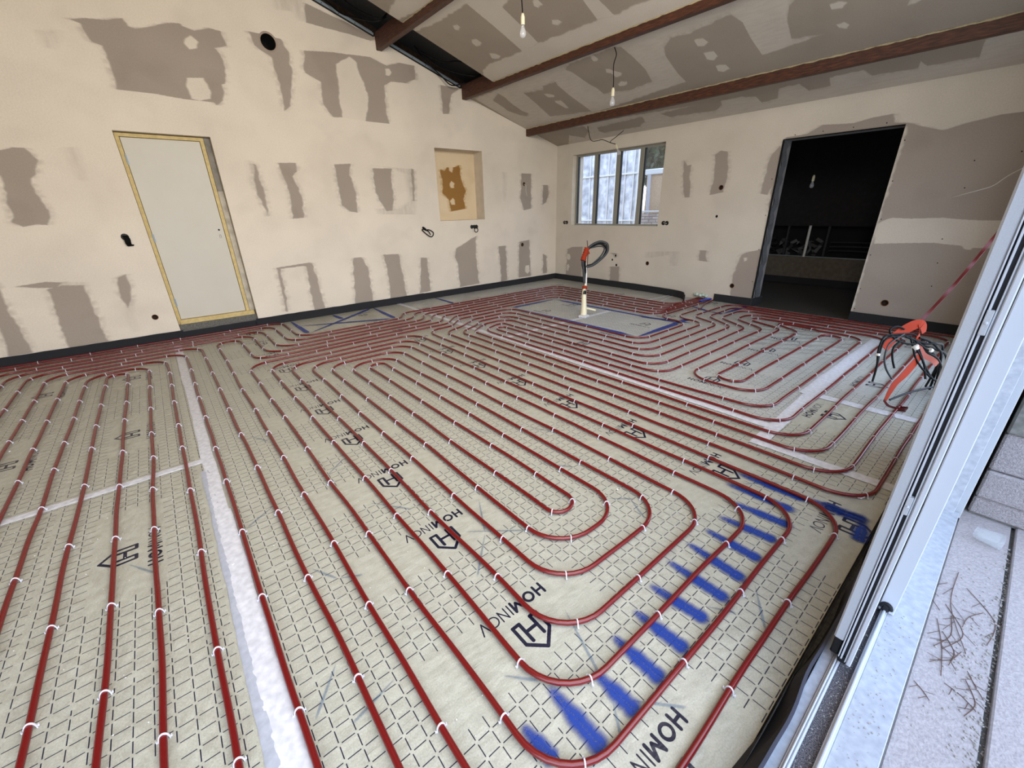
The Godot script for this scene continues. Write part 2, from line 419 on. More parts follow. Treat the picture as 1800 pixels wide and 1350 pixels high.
# one period of the printed insulation foil: 1.47 m by 0.6 m, a dashed 5 cm grid and the printed emblem with its lettering
func foil_image(base: Color, ink: Color, seed_: int) -> ImageTexture:
	var w := 2048; var h := 836
	var k := w / 1.47
	var kv := h / 0.6
	var img := Image.create(w, h, false, Image.FORMAT_RGB8)
	var mott := noise(seed_, 0.012, 3)
	var spk := noise(seed_ + 1, 0.11, 1)
	var bytes := PackedByteArray()
	bytes.resize(w * h * 3)
	for y in h:
		for x in w:
			var f := 1.0 + 0.05 * mott.get_noise_2d(x, y) + 0.05 * spk.get_noise_2d(x, y)
			var at := (y * w + x) * 3
			bytes[at] = clampi(int(base.r * 255.0 * f), 0, 255)
			bytes[at + 1] = clampi(int(base.g * 255.0 * f), 0, 255)
			bytes[at + 2] = clampi(int(base.b * 255.0 * f), 0, 255)
	img.set_data(w, h, false, Image.FORMAT_RGB8, bytes)
	var sx := 1.47 / 29.0
	for i in 29:
		for j in 12:
			var s := i * sx - 0.735 + sx * 0.5
			var t := 0.3 - j * 0.05 - 0.025
			# the dash along the reading direction and the dash across it
			if not (s + sx * 0.5 > -0.31 and s + sx * 0.5 < 0.43 and absf(t) < 0.128):
				img.fill_rect(Rect2i(int((s + sx * 0.12 + 0.735) * k), int((0.3 - t) * kv) - 2, int(sx * 0.76 * k), 4), ink)
			if not (s > -0.31 and s < 0.43 and absf(t - 0.025) < 0.125):
				img.fill_rect(Rect2i(int((s + 0.735) * k) - 2, int((0.3 - t + 0.006) * kv), 4, int(0.038 * kv)), ink)
	var stroke := func(ax: float, ay: float, bx: float, by: float, wd: float) -> void:
		var a := Vector2(ax, ay); var b := Vector2(bx, by)
		var r := wd * 0.5
		var x0 := int((minf(ax, bx) - r + 0.735) * k); var x1 := int((maxf(ax, bx) + r + 0.735) * k) + 1
		var y0 := int((0.3 - maxf(ay, by) - r) * kv); var y1 := int((0.3 - minf(ay, by) + r) * kv) + 1
		for y in range(y0, y1 + 1):
			for x in range(x0, x1 + 1):
				var p := Vector2((x + 0.5) / k - 0.735, 0.3 - (y + 0.5) / kv)
				var d := b - a
				var u := clampf((p - a).dot(d) / maxf(d.length_squared(), 1e-9), 0.0, 1.0)
				if p.distance_to(a + d * u) < r: img.set_pixel(clampi(x, 0, w - 1), clampi(y, 0, h - 1), ink)
	var ring := func(cx: float, cy: float, rx: float, ry: float, wd: float) -> void:
		for i in 24:
			var a := TAU * i / 24.0; var b := TAU * (i + 1) / 24.0
			(stroke as Callable).call(cx + cos(a) * rx, cy + sin(a) * ry, cx + cos(b) * rx, cy + sin(b) * ry, wd)
	var y0 := -0.1135; var y1 := -0.0675; var ym := -0.0905
	var B := 0.0105; var T := 0.0052
	# H O M in heavy strokes, I N O V in light ones
	stroke.call(-0.148, y0, -0.148, y1, B); stroke.call(-0.118, y0, -0.118, y1, B); stroke.call(-0.148, ym, -0.118, ym, B)
	ring.call(-0.080, ym, 0.0195, 0.020, B)
	stroke.call(-0.040, y0, -0.040, y1, B); stroke.call(-0.040, y1, -0.021, ym - 0.012, B); stroke.call(-0.021, ym - 0.012, -0.002, y1, B); stroke.call(-0.002, y1, -0.002, y0, B)
	stroke.call(0.015, y0, 0.015, y1, T)
	stroke.call(0.032, y0, 0.032, y1, T); stroke.call(0.032, y1, 0.060, y0, T); stroke.call(0.060, y0, 0.060, y1, T)
	ring.call(0.092, ym, 0.0205, 0.021, T)
	stroke.call(0.118, y1, 0.134, y0, T); stroke.call(0.134, y0, 0.150, y1, T)
	# the emblem: a house outline with an H standing in it
	var E := 0.0135
	stroke.call(-0.056, -0.024, -0.056, 0.052, E); stroke.call(-0.056, 0.052, 0.0, 0.104, E); stroke.call(0.0, 0.104, 0.056, 0.052, E); stroke.call(0.056, 0.052, 0.056, -0.024, E)
	stroke.call(0.056, -0.024, 0.026, -0.024, E); stroke.call(-0.056, -0.024, -0.026, -0.024, E)
	stroke.call(0.026, -0.024, 0.026, 0.056, E); stroke.call(-0.026, -0.024, -0.026, 0.056, E); stroke.call(-0.026, 0.016, 0.026, 0.016, E)
	return ImageTexture.create_from_image(img)

# a soft-edged sprayed or drawn stroke with thin spots in it
func stroke_image(seed_: int, hard: float, holes: float) -> ImageTexture:
	var w := 256; var h := 96
	var bytes := PackedByteArray()
	bytes.resize(w * h * 4)
	var f := noise(seed_, 0.05, 3)
	var g := noise(seed_ + 1, 0.16, 2)
	for y in h:
		for x in w:
			var u := (x + 0.5) / w; var t := absf((y + 0.5) / h * 2.0 - 1.0)
			var width := (0.25 + 0.75 * minf(1.0, u * 2.0) * minf(1.0, (1.0 - u) * 9.0)) * (0.66 + 0.14 * f.get_noise_2d(x * 0.6, 0.0))
			var a := clampf((width - t) / hard + 0.5, 0.0, 1.0)
			a *= clampf(u * 9.0, 0.0, 1.0) * clampf((1.0 - u) * 9.0, 0.0, 1.0)
			a *= clampf(1.0 + 0.35 * g.get_noise_2d(x, y), 0.0, 1.0)
			var thin := clampf((0.28 - t) * 4.0, 0.0, 1.0) * clampf(g.get_noise_2d(x * 0.8 + 90.0, y * 0.9) * 4.0 - 0.4, 0.0, 1.0)
			a *= 1.0 - holes * thin
			var at := (y * w + x) * 4
			bytes[at] = 255; bytes[at + 1] = 255; bytes[at + 2] = 255
			bytes[at + 3] = clampi(int(a * 255.0), 0, 255)
	return ImageTexture.create_from_image(Image.create_from_data(w, h, false, Image.FORMAT_RGBA8, bytes))

# ------------------------------------------------------------------ wall faces with openings
# openings: Rect2 in the wall's (u, y); holes: Vector3(u, y, radius). place(u, y) gives the point, flip turns the face round.
func wall_face(mb: MB, u0: float, u1: float, openings: Array, holes: Array, top: Callable, place: Callable, uv_of: Callable, flip: bool, breaks: Array = []) -> void:
	var us: Array = [u0, u1]
	var ys: Array = [0.0]
	us.append_array(breaks)
	var cells: Array = openings.duplicate()
	for hh: Vector3 in holes: cells.append(Rect2(hh.x - hh.z * 1.4, hh.y - hh.z * 1.4, hh.z * 2.8, hh.z * 2.8))
	for r: Rect2 in cells:
		us.append(r.position.x); us.append(r.end.x); ys.append(maxf(r.position.y, 0.0)); ys.append(r.end.y)
	us.sort(); ys.sort()
	var emit := func(a: Vector2, b: Vector2, c: Vector2, d: Vector2) -> void:
		var P: Array = [a, b, c, d]
		if flip: P = [d, c, b, a]
		mb.quad(place.call(P[0]), place.call(P[1]), place.call(P[2]), place.call(P[3]), uv_of.call(P[0]), uv_of.call(P[1]), uv_of.call(P[2]), uv_of.call(P[3]))
	for i in us.size() - 1:
		var a: float = us[i]; var b: float = us[i + 1]
		if b - a < 1e-6: continue
		var mid := (a + b) * 0.5
		for j in ys.size():
			var lo: float = ys[j]
			var last := j == ys.size() - 1
			var hi: float = 1e9 if last else ys[j + 1]
			if hi - lo < 1e-6: continue
			var my := lo + 1e-4
			var skip := false
			for r: Rect2 in cells:
				if mid > r.position.x and mid < r.end.x and my > r.position.y and my < r.end.y: skip = true
			if skip: continue
			var ta: float = top.call(a); var tb: float = top.call(b)
			if lo >= maxf(ta, tb): continue
			# the part of this cell below the sloping top edge
			var rim: Array = [Vector2(a, lo), Vector2(b, lo)]
			if tb < lo: rim[1] = Vector2(a + (b - a) * (ta - lo) / (ta - tb), lo)
			elif ta < lo: rim[0] = Vector2(a + (b - a) * (lo - ta) / (tb - ta), lo)
			if tb >= lo: rim.append(Vector2(b, minf(tb, hi)))
			if (ta - hi) * (tb - hi) < 0.0: rim.append(Vector2(a + (b - a) * (hi - ta) / (tb - ta), hi))
			if ta >= lo: rim.append(Vector2(a, minf(ta, hi)))
			if rim.size() == 3: emit.call(rim[0], rim[1], rim[2], rim[2])
			elif rim.size() == 4: emit.call(rim[0], rim[1], rim[2], rim[3])
			else:
				emit.call(rim[0], rim[1], rim[2], rim[3])
				emit.call(rim[0], rim[3], rim[4], rim[4])
	for hh: Vector3 in holes:
		var q := hh.z * 1.4
		for k in 24:
			var a := TAU * k / 24.0; var b := TAU * (k + 1) / 24.0
			var da := Vector2(cos(a), sin(a)); var db := Vector2(cos(b), sin(b))
			var c := Vector2(hh.x, hh.y)
			emit.call(c + da * hh.z, c + da * q / maxf(absf(da.x), absf(da.y)), c + db * q / maxf(absf(db.x), absf(db.y)), c + db * hh.z)

# ------------------------------------------------------------------ pipes
func pipe_path(way: Array, radius: float, seed_: int) -> PackedVector3Array:
	var out := PackedVector3Array()
	var f := noise(seed_, 0.9, 2)
	var m := way.size()
	var raw: Array = []
	raw.append(way[0])
	for i in range(1, m - 1):
		var p: Vector2 = way[i]; var a: Vector2 = way[i - 1]; var b: Vector2 = way[i + 1]
		var d0 := (p - a); var d1 := (b - p)
		var l0 := d0.length(); var l1 := d1.length()
		d0 /= l0; d1 /= l1
		var ang := acos(clampf(d0.dot(d1), -1.0, 1.0))
		if ang < 0.06:
			raw.append(p); continue
		var want := radius * tan(ang * 0.5)
		var cut := minf(want, minf(l0 * (0.5 if i > 1 else 1.0), l1 * (0.5 if i < m - 2 else 1.0)) - 0.0005)
		var r := cut / tan(ang * 0.5)
		var side := signf(d0.cross(d1))
		var s := p - d0 * cut
		var c := s + d0.rotated(side * PI / 2) * r
		var steps := maxi(3, int(ang / 0.16))
		var v0 := s - c
		for k in steps + 1: raw.append(c + v0.rotated(side * ang * k / steps))
	raw.append(way[m - 1])
	var total := 0.0
	for i in raw.size() - 1:
		var a: Vector2 = raw[i]; var b: Vector2 = raw[i + 1]
		var l := a.distance_to(b)
		if l < 1e-5: continue
		var cnt := maxi(1, int(ceil(l / 0.06)))
		for k in cnt:
			var q := a.lerp(b, float(k) / cnt)
			var d := (b - a) / l
			var off := f.get_noise_1d((total + l * k / cnt)) * 0.0085
			q += d.orthogonal() * off
			out.append(Vector3(q.x, 0.0165 + 0.0012 * f.get_noise_1d(total + 50.0 + l * k / cnt), q.y))
		total += l
	out.append(Vector3(raw[-1].x, 0.0165, raw[-1].y))
	return out

func ways(s: String) -> Array:
	var a: Array = []
	for p in points(s): a.append(p)
	return a

func clip_mesh(m: Material) -> ArrayMesh:
	var mb := MB.new()
	# an arch over the pipe with a small outward lug at each foot; x is across the pipe
	var p := PackedVector3Array()
	var ups := PackedVector3Array()
	for i in 13:
		var a := PI * i / 12.0
		p.append(Vector3(cos(a) * 0.0128, 0.006 + sin(a) * 0.0232, 0)); ups.append(Vector3(0, 0, 1))
	mb.band(p, 0.0042, 0.003, Vector3.BACK, ups)
	for s: float in [-1.0, 1.0]:
		mb.box(Vector3(s * 0.0155, 0.0065, 0), Vector3(0.007, 0.0026, 0.0052), Basis(Vector3.BACK, -s * 0.35))
		mb.box(Vector3(s * 0.0178, 0.0090, 0), Vector3(0.002, 0.006, 0.0046))
		mb.box(Vector3(s * 0.0128, 0.002, 0), Vector3(0.003, 0.012, 0.004))
	return mb.mesh(m)

var M := {}

func add_light_area(at: Vector3, size: Vector2, towards: Vector3, energy: float, col: Color) -> void:
	var a := AreaLight3D.new()
	a.name = "daylight"
	a.area_size = size
	a.light_color = col
	a.light_energy = energy
	a.area_range = 20.0
	a.shadow_enabled = true
	add_child(a, true)
	a.look_at_from_position(at, at + towards, Vector3.UP)

func _ready() -> void:
	# ---------- camera, sky, daylight, exposure
	var cam := Camera3D.new()
	cam.name = "camera"
	cam.fov = 85.703
	cam.near = 0.02
	add_child(cam)
	cam.rotation_order = EULER_ORDER_YXZ
	cam.position = Vector3(-6.619, 1.40, 6.555)
	cam.rotation_degrees = Vector3(-22.786, -39.067, -1.4755)
	cam.current = true
	var sky_mat := ProceduralSkyMaterial.new()
	sky_mat.sky_top_color = Color(0.60, 0.675, 0.80)
	sky_mat.sky_horizon_color = Color(0.80, 0.84, 0.90)
	sky_mat.ground_horizon_color = Color(0.55, 0.54, 0.52)
	sky_mat.ground_bottom_color = Color(0.42, 0.40, 0.38)
	sky_mat.sky_energy_multiplier = 1.55
	var sky := Sky.new()
	sky.sky_material = sky_mat
	var env := Environment.new()
	env.background_mode = Environment.BG_SKY
	env.sky = sky
	env.ambient_light_source = Environment.AMBIENT_SOURCE_DISABLED
	env.tonemap_mode = Environment.TONE_MAPPER_LINEAR
	env.tonemap_exposure = 2.4
	env.sdfgi_enabled = true
	env.ssao_enabled = true
	env.ssil_enabled = true
	var we := WorldEnvironment.new()
	we.name = "world"
	we.environment = env
	add_child(we)
	# daylight coming in through the gable glazing, the open sliding door and the second opening of wall_front
	add_light_area(Vector3(-5.2, 2.97, 6.44), Vector2(2.7, 0.95), Vector3(0, -0.02, -1), 8.2, Color(1.0, 0.972, 0.935))
	add_light_area(Vector3(-7.3, 1.17, 6.455), Vector2(3.7, 2.1), Vector3(0, 0, -1), 1.9, Color(1.0, 0.985, 0.96))
	add_light_area(Vector3(-2.15, 1.17, 6.44), Vector2(2.2, 2.0), Vector3(0, 0, -1), 0.75, Color(0.86, 0.93, 1.0))

	make_materials()
	make_floor()
	make_walls()
	make_ceiling()
	make_back_room()
	make_sliding_door()
	make_outside()
	make_door()
	make_window()
	make_pipes()
	make_tapes()
	make_strips()
	make_fittings()
	make_conduits()
	make_lamps()
	make_debris()

func make_materials() -> void:
	M.plaster = grainy(Color(0.80, 0.755, 0.68), Color(0.85, 0.80, 0.725), 0.02, 0.6, 0.92, 11)
	M.board = grainy(Color(0.60, 0.54, 0.48), Color(0.65, 0.585, 0.52), 0.02, 0.8, 0.92, 12)
	M.wood_red = mat(Color.WHITE, 0.55)
	var t := noise_tex(21, 0.02, Color(0.17, 0.085, 0.05), Color(0.40, 0.225, 0.14))
	M.wood_red.albedo_texture = t
	M.wood_red.uv1_triplanar = true; M.wood_red.uv1_world_triplanar = true
	M.wood_red.uv1_scale = Vector3(6.0, 6.0, 0.7)
	M.foam_yellow = grainy(Color(0.60, 0.55, 0.42), Color(0.72, 0.68, 0.55), 0.06, 1.5, 0.9, 23)
	M.pipe = mat(Color(0.41, 0.045, 0.052), 0.26, 0.0, 0.55)
	M.clip = mat(Color(0.86, 0.86, 0.90), 0.4)
	M.tape = grainy(Color(0.72, 0.725, 0.74), Color(0.86, 0.86, 0.875), 0.03, 1.6, 0.42, 25)
	M.foam = grainy(Color(0.10, 0.10, 0.107), Color(0.165, 0.165, 0.175), 0.15, 2.0, 0.95, 27)
	M.foam_edge = grainy(Color(0.20, 0.20, 0.23), Color(0.34, 0.34, 0.38), 0.3, 4.0, 0.95, 28)
	M.alu = grainy(Color(0.70, 0.71, 0.715), Color(0.76, 0.77, 0.775), 0.2, 3.0, 0.5, 31)
	M.alu_light = mat(Color(0.80, 0.81, 0.82), 0.4)
	M.alu_dirty = grainy(Color(0.66, 0.67, 0.69), Color(0.78, 0.79, 0.80), 0.05, 1.2, 0.55, 33)
	M.rubber = mat(Color(0.03, 0.03, 0.032), 0.6)
	M.gasket = mat(Color(0.16, 0.16, 0.175), 0.6)
	M.cable = mat(Color(0.03, 0.03, 0.033), 0.55, 0.0, 0.3)
	M.cable_grey = mat(Color(0.17, 0.18, 0.195), 0.5)
	M.orange = mat(Color(0.60, 0.20, 0.11), 0.65, 0.0, 0.25)
	M.ribbon = mat(Color(0.34, 0.04, 0.048), 0.45)
	M.white = mat(Color(0.86, 0.85, 0.82), 0.5)
	M.cream = mat(Color(0.88, 0.85, 0.72), 0.45)
	M.dark = mat(Color(0.025, 0.025, 0.028), 0.9)
	M.steel = mat(Color(0.60, 0.64, 0.66), 0.45, 0.4)
	M.concrete = grainy(Color(0.42, 0.41, 0.38), Color(0.58, 0.565, 0.53), 0.03, 1.6, 0.95, 35)
	M.concrete_dark = grainy(Color(0.32, 0.31, 0.285), Color(0.48, 0.465, 0.43), 0.04, 2.0, 0.95, 36)
	M.filler = grainy(Color(0.47, 0.45, 0.41), Color(0.60, 0.575, 0.53), 0.012, 1.0, 0.95, 38)
	M.pine = grainy(Color(0.74, 0.64, 0.40), Color(0.83, 0.74, 0.50), 0.02, 1.5, 0.6, 37)
	M.door_white = grainy(Color(0.775, 0.75, 0.685), Color(0.79, 0.765, 0.705), 0.01, 0.5, 0.5, 39)
	M.blue_paint = mat(Color(0.0, 0.20, 0.54), 0.6)
	M.blue_paint.albedo_texture = stroke_image(91, 0.7, 0.6)
	M.blue_paint.transparency = BaseMaterial3D.TRANSPARENCY_ALPHA
	M.blue_line = mat(Color(0.05, 0.17, 0.52), 0.6)
	M.blue_line.albedo_texture = stroke_image(95, 0.35, 0.3)
	M.blue_line.transparency = BaseMaterial3D.TRANSPARENCY_ALPHA
	M.pen = mat(Color(0.26, 0.40, 0.52, 0.45), 0.7)
	M.pen.albedo_texture = stroke_image(99, 0.6, 0.5)
	M.pen.transparency = BaseMaterial3D.TRANSPARENCY_ALPHA
	M.glass = mat(Color(0.85, 0.92, 0.95, 0.06), 0.02)
	M.glass.transparency = BaseMaterial3D.TRANSPARENCY_ALPHA
	M.bulb = mat(Color(0.95, 0.96, 0.98, 0.22), 0.05)
	M.bulb.transparency = BaseMaterial3D.TRANSPARENCY_ALPHA
	M.clear = mat(Color(0.85, 0.87, 0.86, 0.3), 0.12)
	M.clear.transparency = BaseMaterial3D.TRANSPARENCY_ALPHA

# ------------------------------------------------------------------ floor
# a panel of printed foil over insulation: gentle wrinkles, the print running along "read", letters standing towards "up_dir"
func panel(parent: Node, x0: float, x1: float, z0: float, z1: float, m: Material, o: Vector2, read: Vector2, up_dir: Vector2, ruck: Vector3 = Vector3.ZERO) -> void:
	var step := 0.045
	var nx := int(ceil((x1 - x0) / step)); var nz := int(ceil((z1 - z0) / step))
	var f := noise(41, 1.6, 3); var g := noise(42, 9.0, 2)
	var hgt := func(x: float, z: float) -> float:
		var y := 0.0012 * f.get_noise_2d(x, z) + 0.0016 * g.get_noise_2d(x + 0.5 * z, z * 0.35)
		if ruck.z > 0.0:
			var d := Vector2(x, z).distance_to(Vector2(ruck.x, ruck.y)) / ruck.z
			if d < 1.0: y += 0.006 * (1.0 - d) * sin((x * 0.8 - z * 0.6) * 42.0 + 3.0 * f.get_noise_2d(x * 2.0, z * 2.0))
		return y
	var mb := MB.new()
	for j in nz + 1:
		for i in nx + 1:
			var x := lerpf(x0, x1, float(i) / nx); var z := lerpf(z0, z1, float(j) / nz)
			var y: float = hgt.call(x, z)
			var dx: float = hgt.call(x + 0.01, z) - y
			var dz: float = hgt.call(x, z + 0.01) - y
			var d := Vector2(x, z) - o
			mb.vert(Vector3(x, y, z), Vector3(-dx, 0.01, -dz).normalized(), Vector2(d.dot(read) / 1.47 + 0.5, 0.5 - d.dot(up_dir) / 0.6))
	for j in nz:
		for i in nx:
			var a := j * (nx + 1) + i
			mb.tri_ix(a, a + nx + 1, a + nx + 2); mb.tri_ix(a, a + nx + 2, a + 1)
	for e: Array in [[x0, z0, x1, z0], [x1, z0, x1, z1], [x1, z1, x0, z1], [x0, z1, x0, z0]]:
		var a := Vector3(e[0], 0, e[1]); var b := Vector3(e[2], 0, e[3]); var dn := Vector3(0, -0.05, 0)
		mb.quad(a, b, b + dn, a + dn)
	build(mb, "insulation_panel", m, parent)

# a stroke of paint or pen lying on the foil from a to b
func mark(parent: Node, called: String, a: Vector2, b: Vector2, w: float, m: Material, y := 0.0045) -> void:
	var d := (b - a)
	var mb := MB.new()
	var s := d.normalized().orthogonal() * w * 0.5
	var cnt := maxi(1, int(d.length() / 0.3))
	var p := func(v: Vector2) -> Vector3: return Vector3(v.x, y, v.y)
	for i in cnt:
		var q0 := a + d * float(i) / cnt; var q1 := a + d * float(i + 1) / cnt
		var t0 := float(i) / cnt; var t1 := float(i + 1) / cnt
		var A: Vector3 = p.call(q0 - s); var B: Vector3 = p.call(q0 + s); var C: Vector3 = p.call(q1 + s); var D: Vector3 = p.call(q1 - s)
		if (B - A).cross(C - A).y > 0: mb.quad(A, B, C, D, Vector2(t0, 0), Vector2(t0, 1), Vector2(t1, 1), Vector2(t1, 0))
		else: mb.quad(A, D, C, B, Vector2(t0, 0), Vector2(t1, 0), Vector2(t1, 1), Vector2(t0, 1))
	build(mb, called, m, parent)

func make_floor() -> void:
	var ink := Color(0.07, 0.085, 0.17)
	var film := mat(Color.WHITE, 0.36, 0.0, 0.5)
	film.albedo_texture = foil_image(Color(0.665, 0.66, 0.60), ink, 51)
	film.normal_enabled = true
	film.normal_texture = noise_tex(53, 0.022, Color.BLACK, Color.WHITE, 512, true, 6.0)
	film.normal_scale = 0.35
	var film_b := film.duplicate()
	film_b.albedo_color = Color(1.03, 1.04, 1.09)
	var film_c := film.duplicate()
	film_c.albedo_color = Color(1.0, 1.0, 1.0)
	var fl := root("floor")
	struct(fl, "insulated floor covered with printed foil panels")
	panel(fl, -10.4, -6.70, 0.0, 3.63, film, Vector2(-7.0675, 2.845), Vector2(0, -1), Vector2(-1, 0))
	panel(fl, -10.4, -6.70, 3.63, 6.44, film, Vector2(-7.0675, 4.315), Vector2(0, -1), Vector2(-1, 0))
	panel(fl, -6.70, -3.70, -0.12, 5.76, film, Vector2(-5.925, 5.76), Vector2(-1, 0), Vector2(0, 1))
	panel(fl, -6.70, -3.97, 5.76, 6.44, film, Vector2(-5.925, 5.76), Vector2(-1, 0), Vector2(0, 1))
	panel(fl, -3.70, 0.0, 0.0, 2.81, film_b, Vector2(-2.36, 2.14), Vector2(0, 1), Vector2(1, 0))
	panel(fl, -3.70, 0.0, 2.81, 5.76, film_b, Vector2(-2.60, 5.075), Vector2(0, 1), Vector2(1, 0), Vector3(-1.35, 5.2, 0.85))
	panel(fl, -3.97, -2.90, 5.76, 6.44, film, Vector2(-3.215, 5.9375), Vector2(1, 0), Vector2(0, 1))
	panel(fl, -2.90, 0.0, 5.76, 6.44, film_b, Vector2(-2.33, 6.0), Vector2(1, 0), Vector2(0, 1))
	var slab := MB.new()
	slab.box(Vector3(-5.2, -0.16, 3.3), Vector3(10.9, 0.2, 7.4))
	build(slab, "subfloor", M.concrete_dark, fl)
	# blue spray ticks along the door side
	var ticks := ways("-6.155,5.985 -6.14,6.12|-6.02,5.955 -6.02,6.20|-5.875,6.02 -5.87,6.20|-5.73,5.98 -5.73,6.20|-5.59,5.97 -5.58,6.20|-5.445,5.94 -5.42,6.19|-5.28,5.92 -5.28,6.20|-5.12,5.92 -5.14,6.20|-4.98,5.93 -4.98,6.20|-4.845,5.93 -4.81,6.20|-4.695,5.91 -4.66,6.21|-4.56,5.83 -4.53,6.18|-4.42,5.83 -4.40,6.19".replace("|", " "))
	for i in range(0, ticks.size(), 2): mark(fl, "spray_mark", ticks[i], ticks[i + 1], 0.074 if i > 0 else 0.06, M.blue_paint)
	for s: Array in [[-4.40, 6.08, -4.35, 6.43, .07], [-4.38, 6.24, -4.36, 6.42, .10], [-4.36, 6.40, -4.56, 6.42, .075], [-4.36, 6.22, -4.38, 6.33, .09]]:
		mark(fl, "spray_mark", Vector2(s[0], s[1]), Vector2(s[2], s[3]), s[4], M.blue_paint, 0.005)
	# sprayed outlines: island, door swing, manifold line
	var lines := ways("-2.58,1.615 -2.55,3.90 -2.56,3.88 -1.62,3.87 -1.64,4.03 -1.66,1.60 -1.62,1.625 -2.60,1.625 -5.38,0.02 -5.37,0.93 -5.38,0.92 -4.15,0.0 -4.15,-0.02 -4.20,0.97 -5.38,0.40 -4.19,0.96 -4.80,0.05 -4.77,0.42 -3.02,0.0 -3.03,0.68 -0.77,3.85 -0.78,4.04 -0.78,4.03 -0.05,4.07 -0.60,3.45 -0.78,3.87 -1.52,4.02 -1.70,3.30")
	for i in range(0, lines.size(), 2):
		mark(fl, "spray_line", lines[i], lines[i + 1], 0.115 if i < 6 and i != 4 else 0.085, M.blue_line, 0.0048)
	mark(fl, "spray_mark", Vector2(-1.74, 3.84), Vector2(-1.35, 3.86), 0.11, M.blue_paint, 0.0052)
	# faint pencil and chalk lines left by the fitters
	var pens := ways("-5.65,5.06 -5.77,5.28 -5.77,5.28 -5.95,5.47 -5.85,5.2 -5.58,5.42 -5.78,5.80 -5.87,6.05 -6.11,5.84 -6.03,5.93 -5.90,6.12 -5.97,6.21 -5.86,6.15 -5.74,6.28 -5.04,5.55 -5.13,5.72 -5.14,5.50 -5.04,5.59 -5.13,6.22 -5.31,6.33 -5.37,6.14 -5.31,6.23 -6.46,4.37 -6.63,4.49 -6.51,5.44 -6.62,5.58 -6.38,5.62 -6.54,5.66 -6.46,4.96 -6.39,5.09 -6.39,5.09 -6.30,5.14 -6.45,3.45 -6.36,3.63 -7.07,4.40 -6.98,4.54 -6.20,4.31 -6.05,4.18 -5.30,4.30 -5.18,4.55 -4.95,4.6 -4.82,4.9 -5.2,5.0 -5.05,5.2 -6.1,4.7 -5.95,4.9 -4.3,6.05 -4.5,5.9")
	for i in range(0, pens.size(), 2): mark(fl, "pencil_line", pens[i], pens[i + 1], 0.013, M.pen, 0.0042)

# ------------------------------------------------------------------ walls
func ceil_y(x: float) -> float:
	if x > -2.12: return EAVE - ROOF_SLOPE * x
	if x > RIDGE_X: return EAVE + ROOF_SLOPE * 2.12 + 0.305 * (-2.12 - x)
	return ceil_y(RIDGE_X + 0.0001) + 0.28 * (x - RIDGE_X)

func rect_reveal(mb: MB, r: Rect2, place0: Callable, place1: Callable, flip: bool, floor_too := true) -> void:
	var c: Array = [r.position, Vector2(r.end.x, r.position.y), r.end, Vector2(r.position.x, r.end.y)]
	for k in 4:
		if k == 0 and not floor_too: continue
		var a: Vector2 = c[k]; var b: Vector2 = c[(k + 1) % 4]
		var q: Array = [place0.call(a), place0.call(b), place1.call(b), place1.call(a)]
		if flip: q = [q[3], q[2], q[1], q[0]]
		mb.quad(q[0], q[1], q[2], q[3])

const HOLES_LEFT := [Vector3(-4.91, 3.32, 0.095), Vector3(-6.82, 0.31, 0.030), Vector3(-0.88, 1.85, 0.030), Vector3(-0.94, 0.76, 0.034)]
const HOLES_RIGHT := [Vector3(3.36, 1.63, 0.032), Vector3(3.36, 1.24, 0.022), Vector3(1.57, 0.57, 0.026), Vector3(1.50, 0.49, 0.022), Vector3(1.60, 0.40, 0.026), Vector3(2.26, 0.48, 0.032), Vector3(3.76, 0.26, 0.032), Vector3(5.57, 0.26, 0.036)]

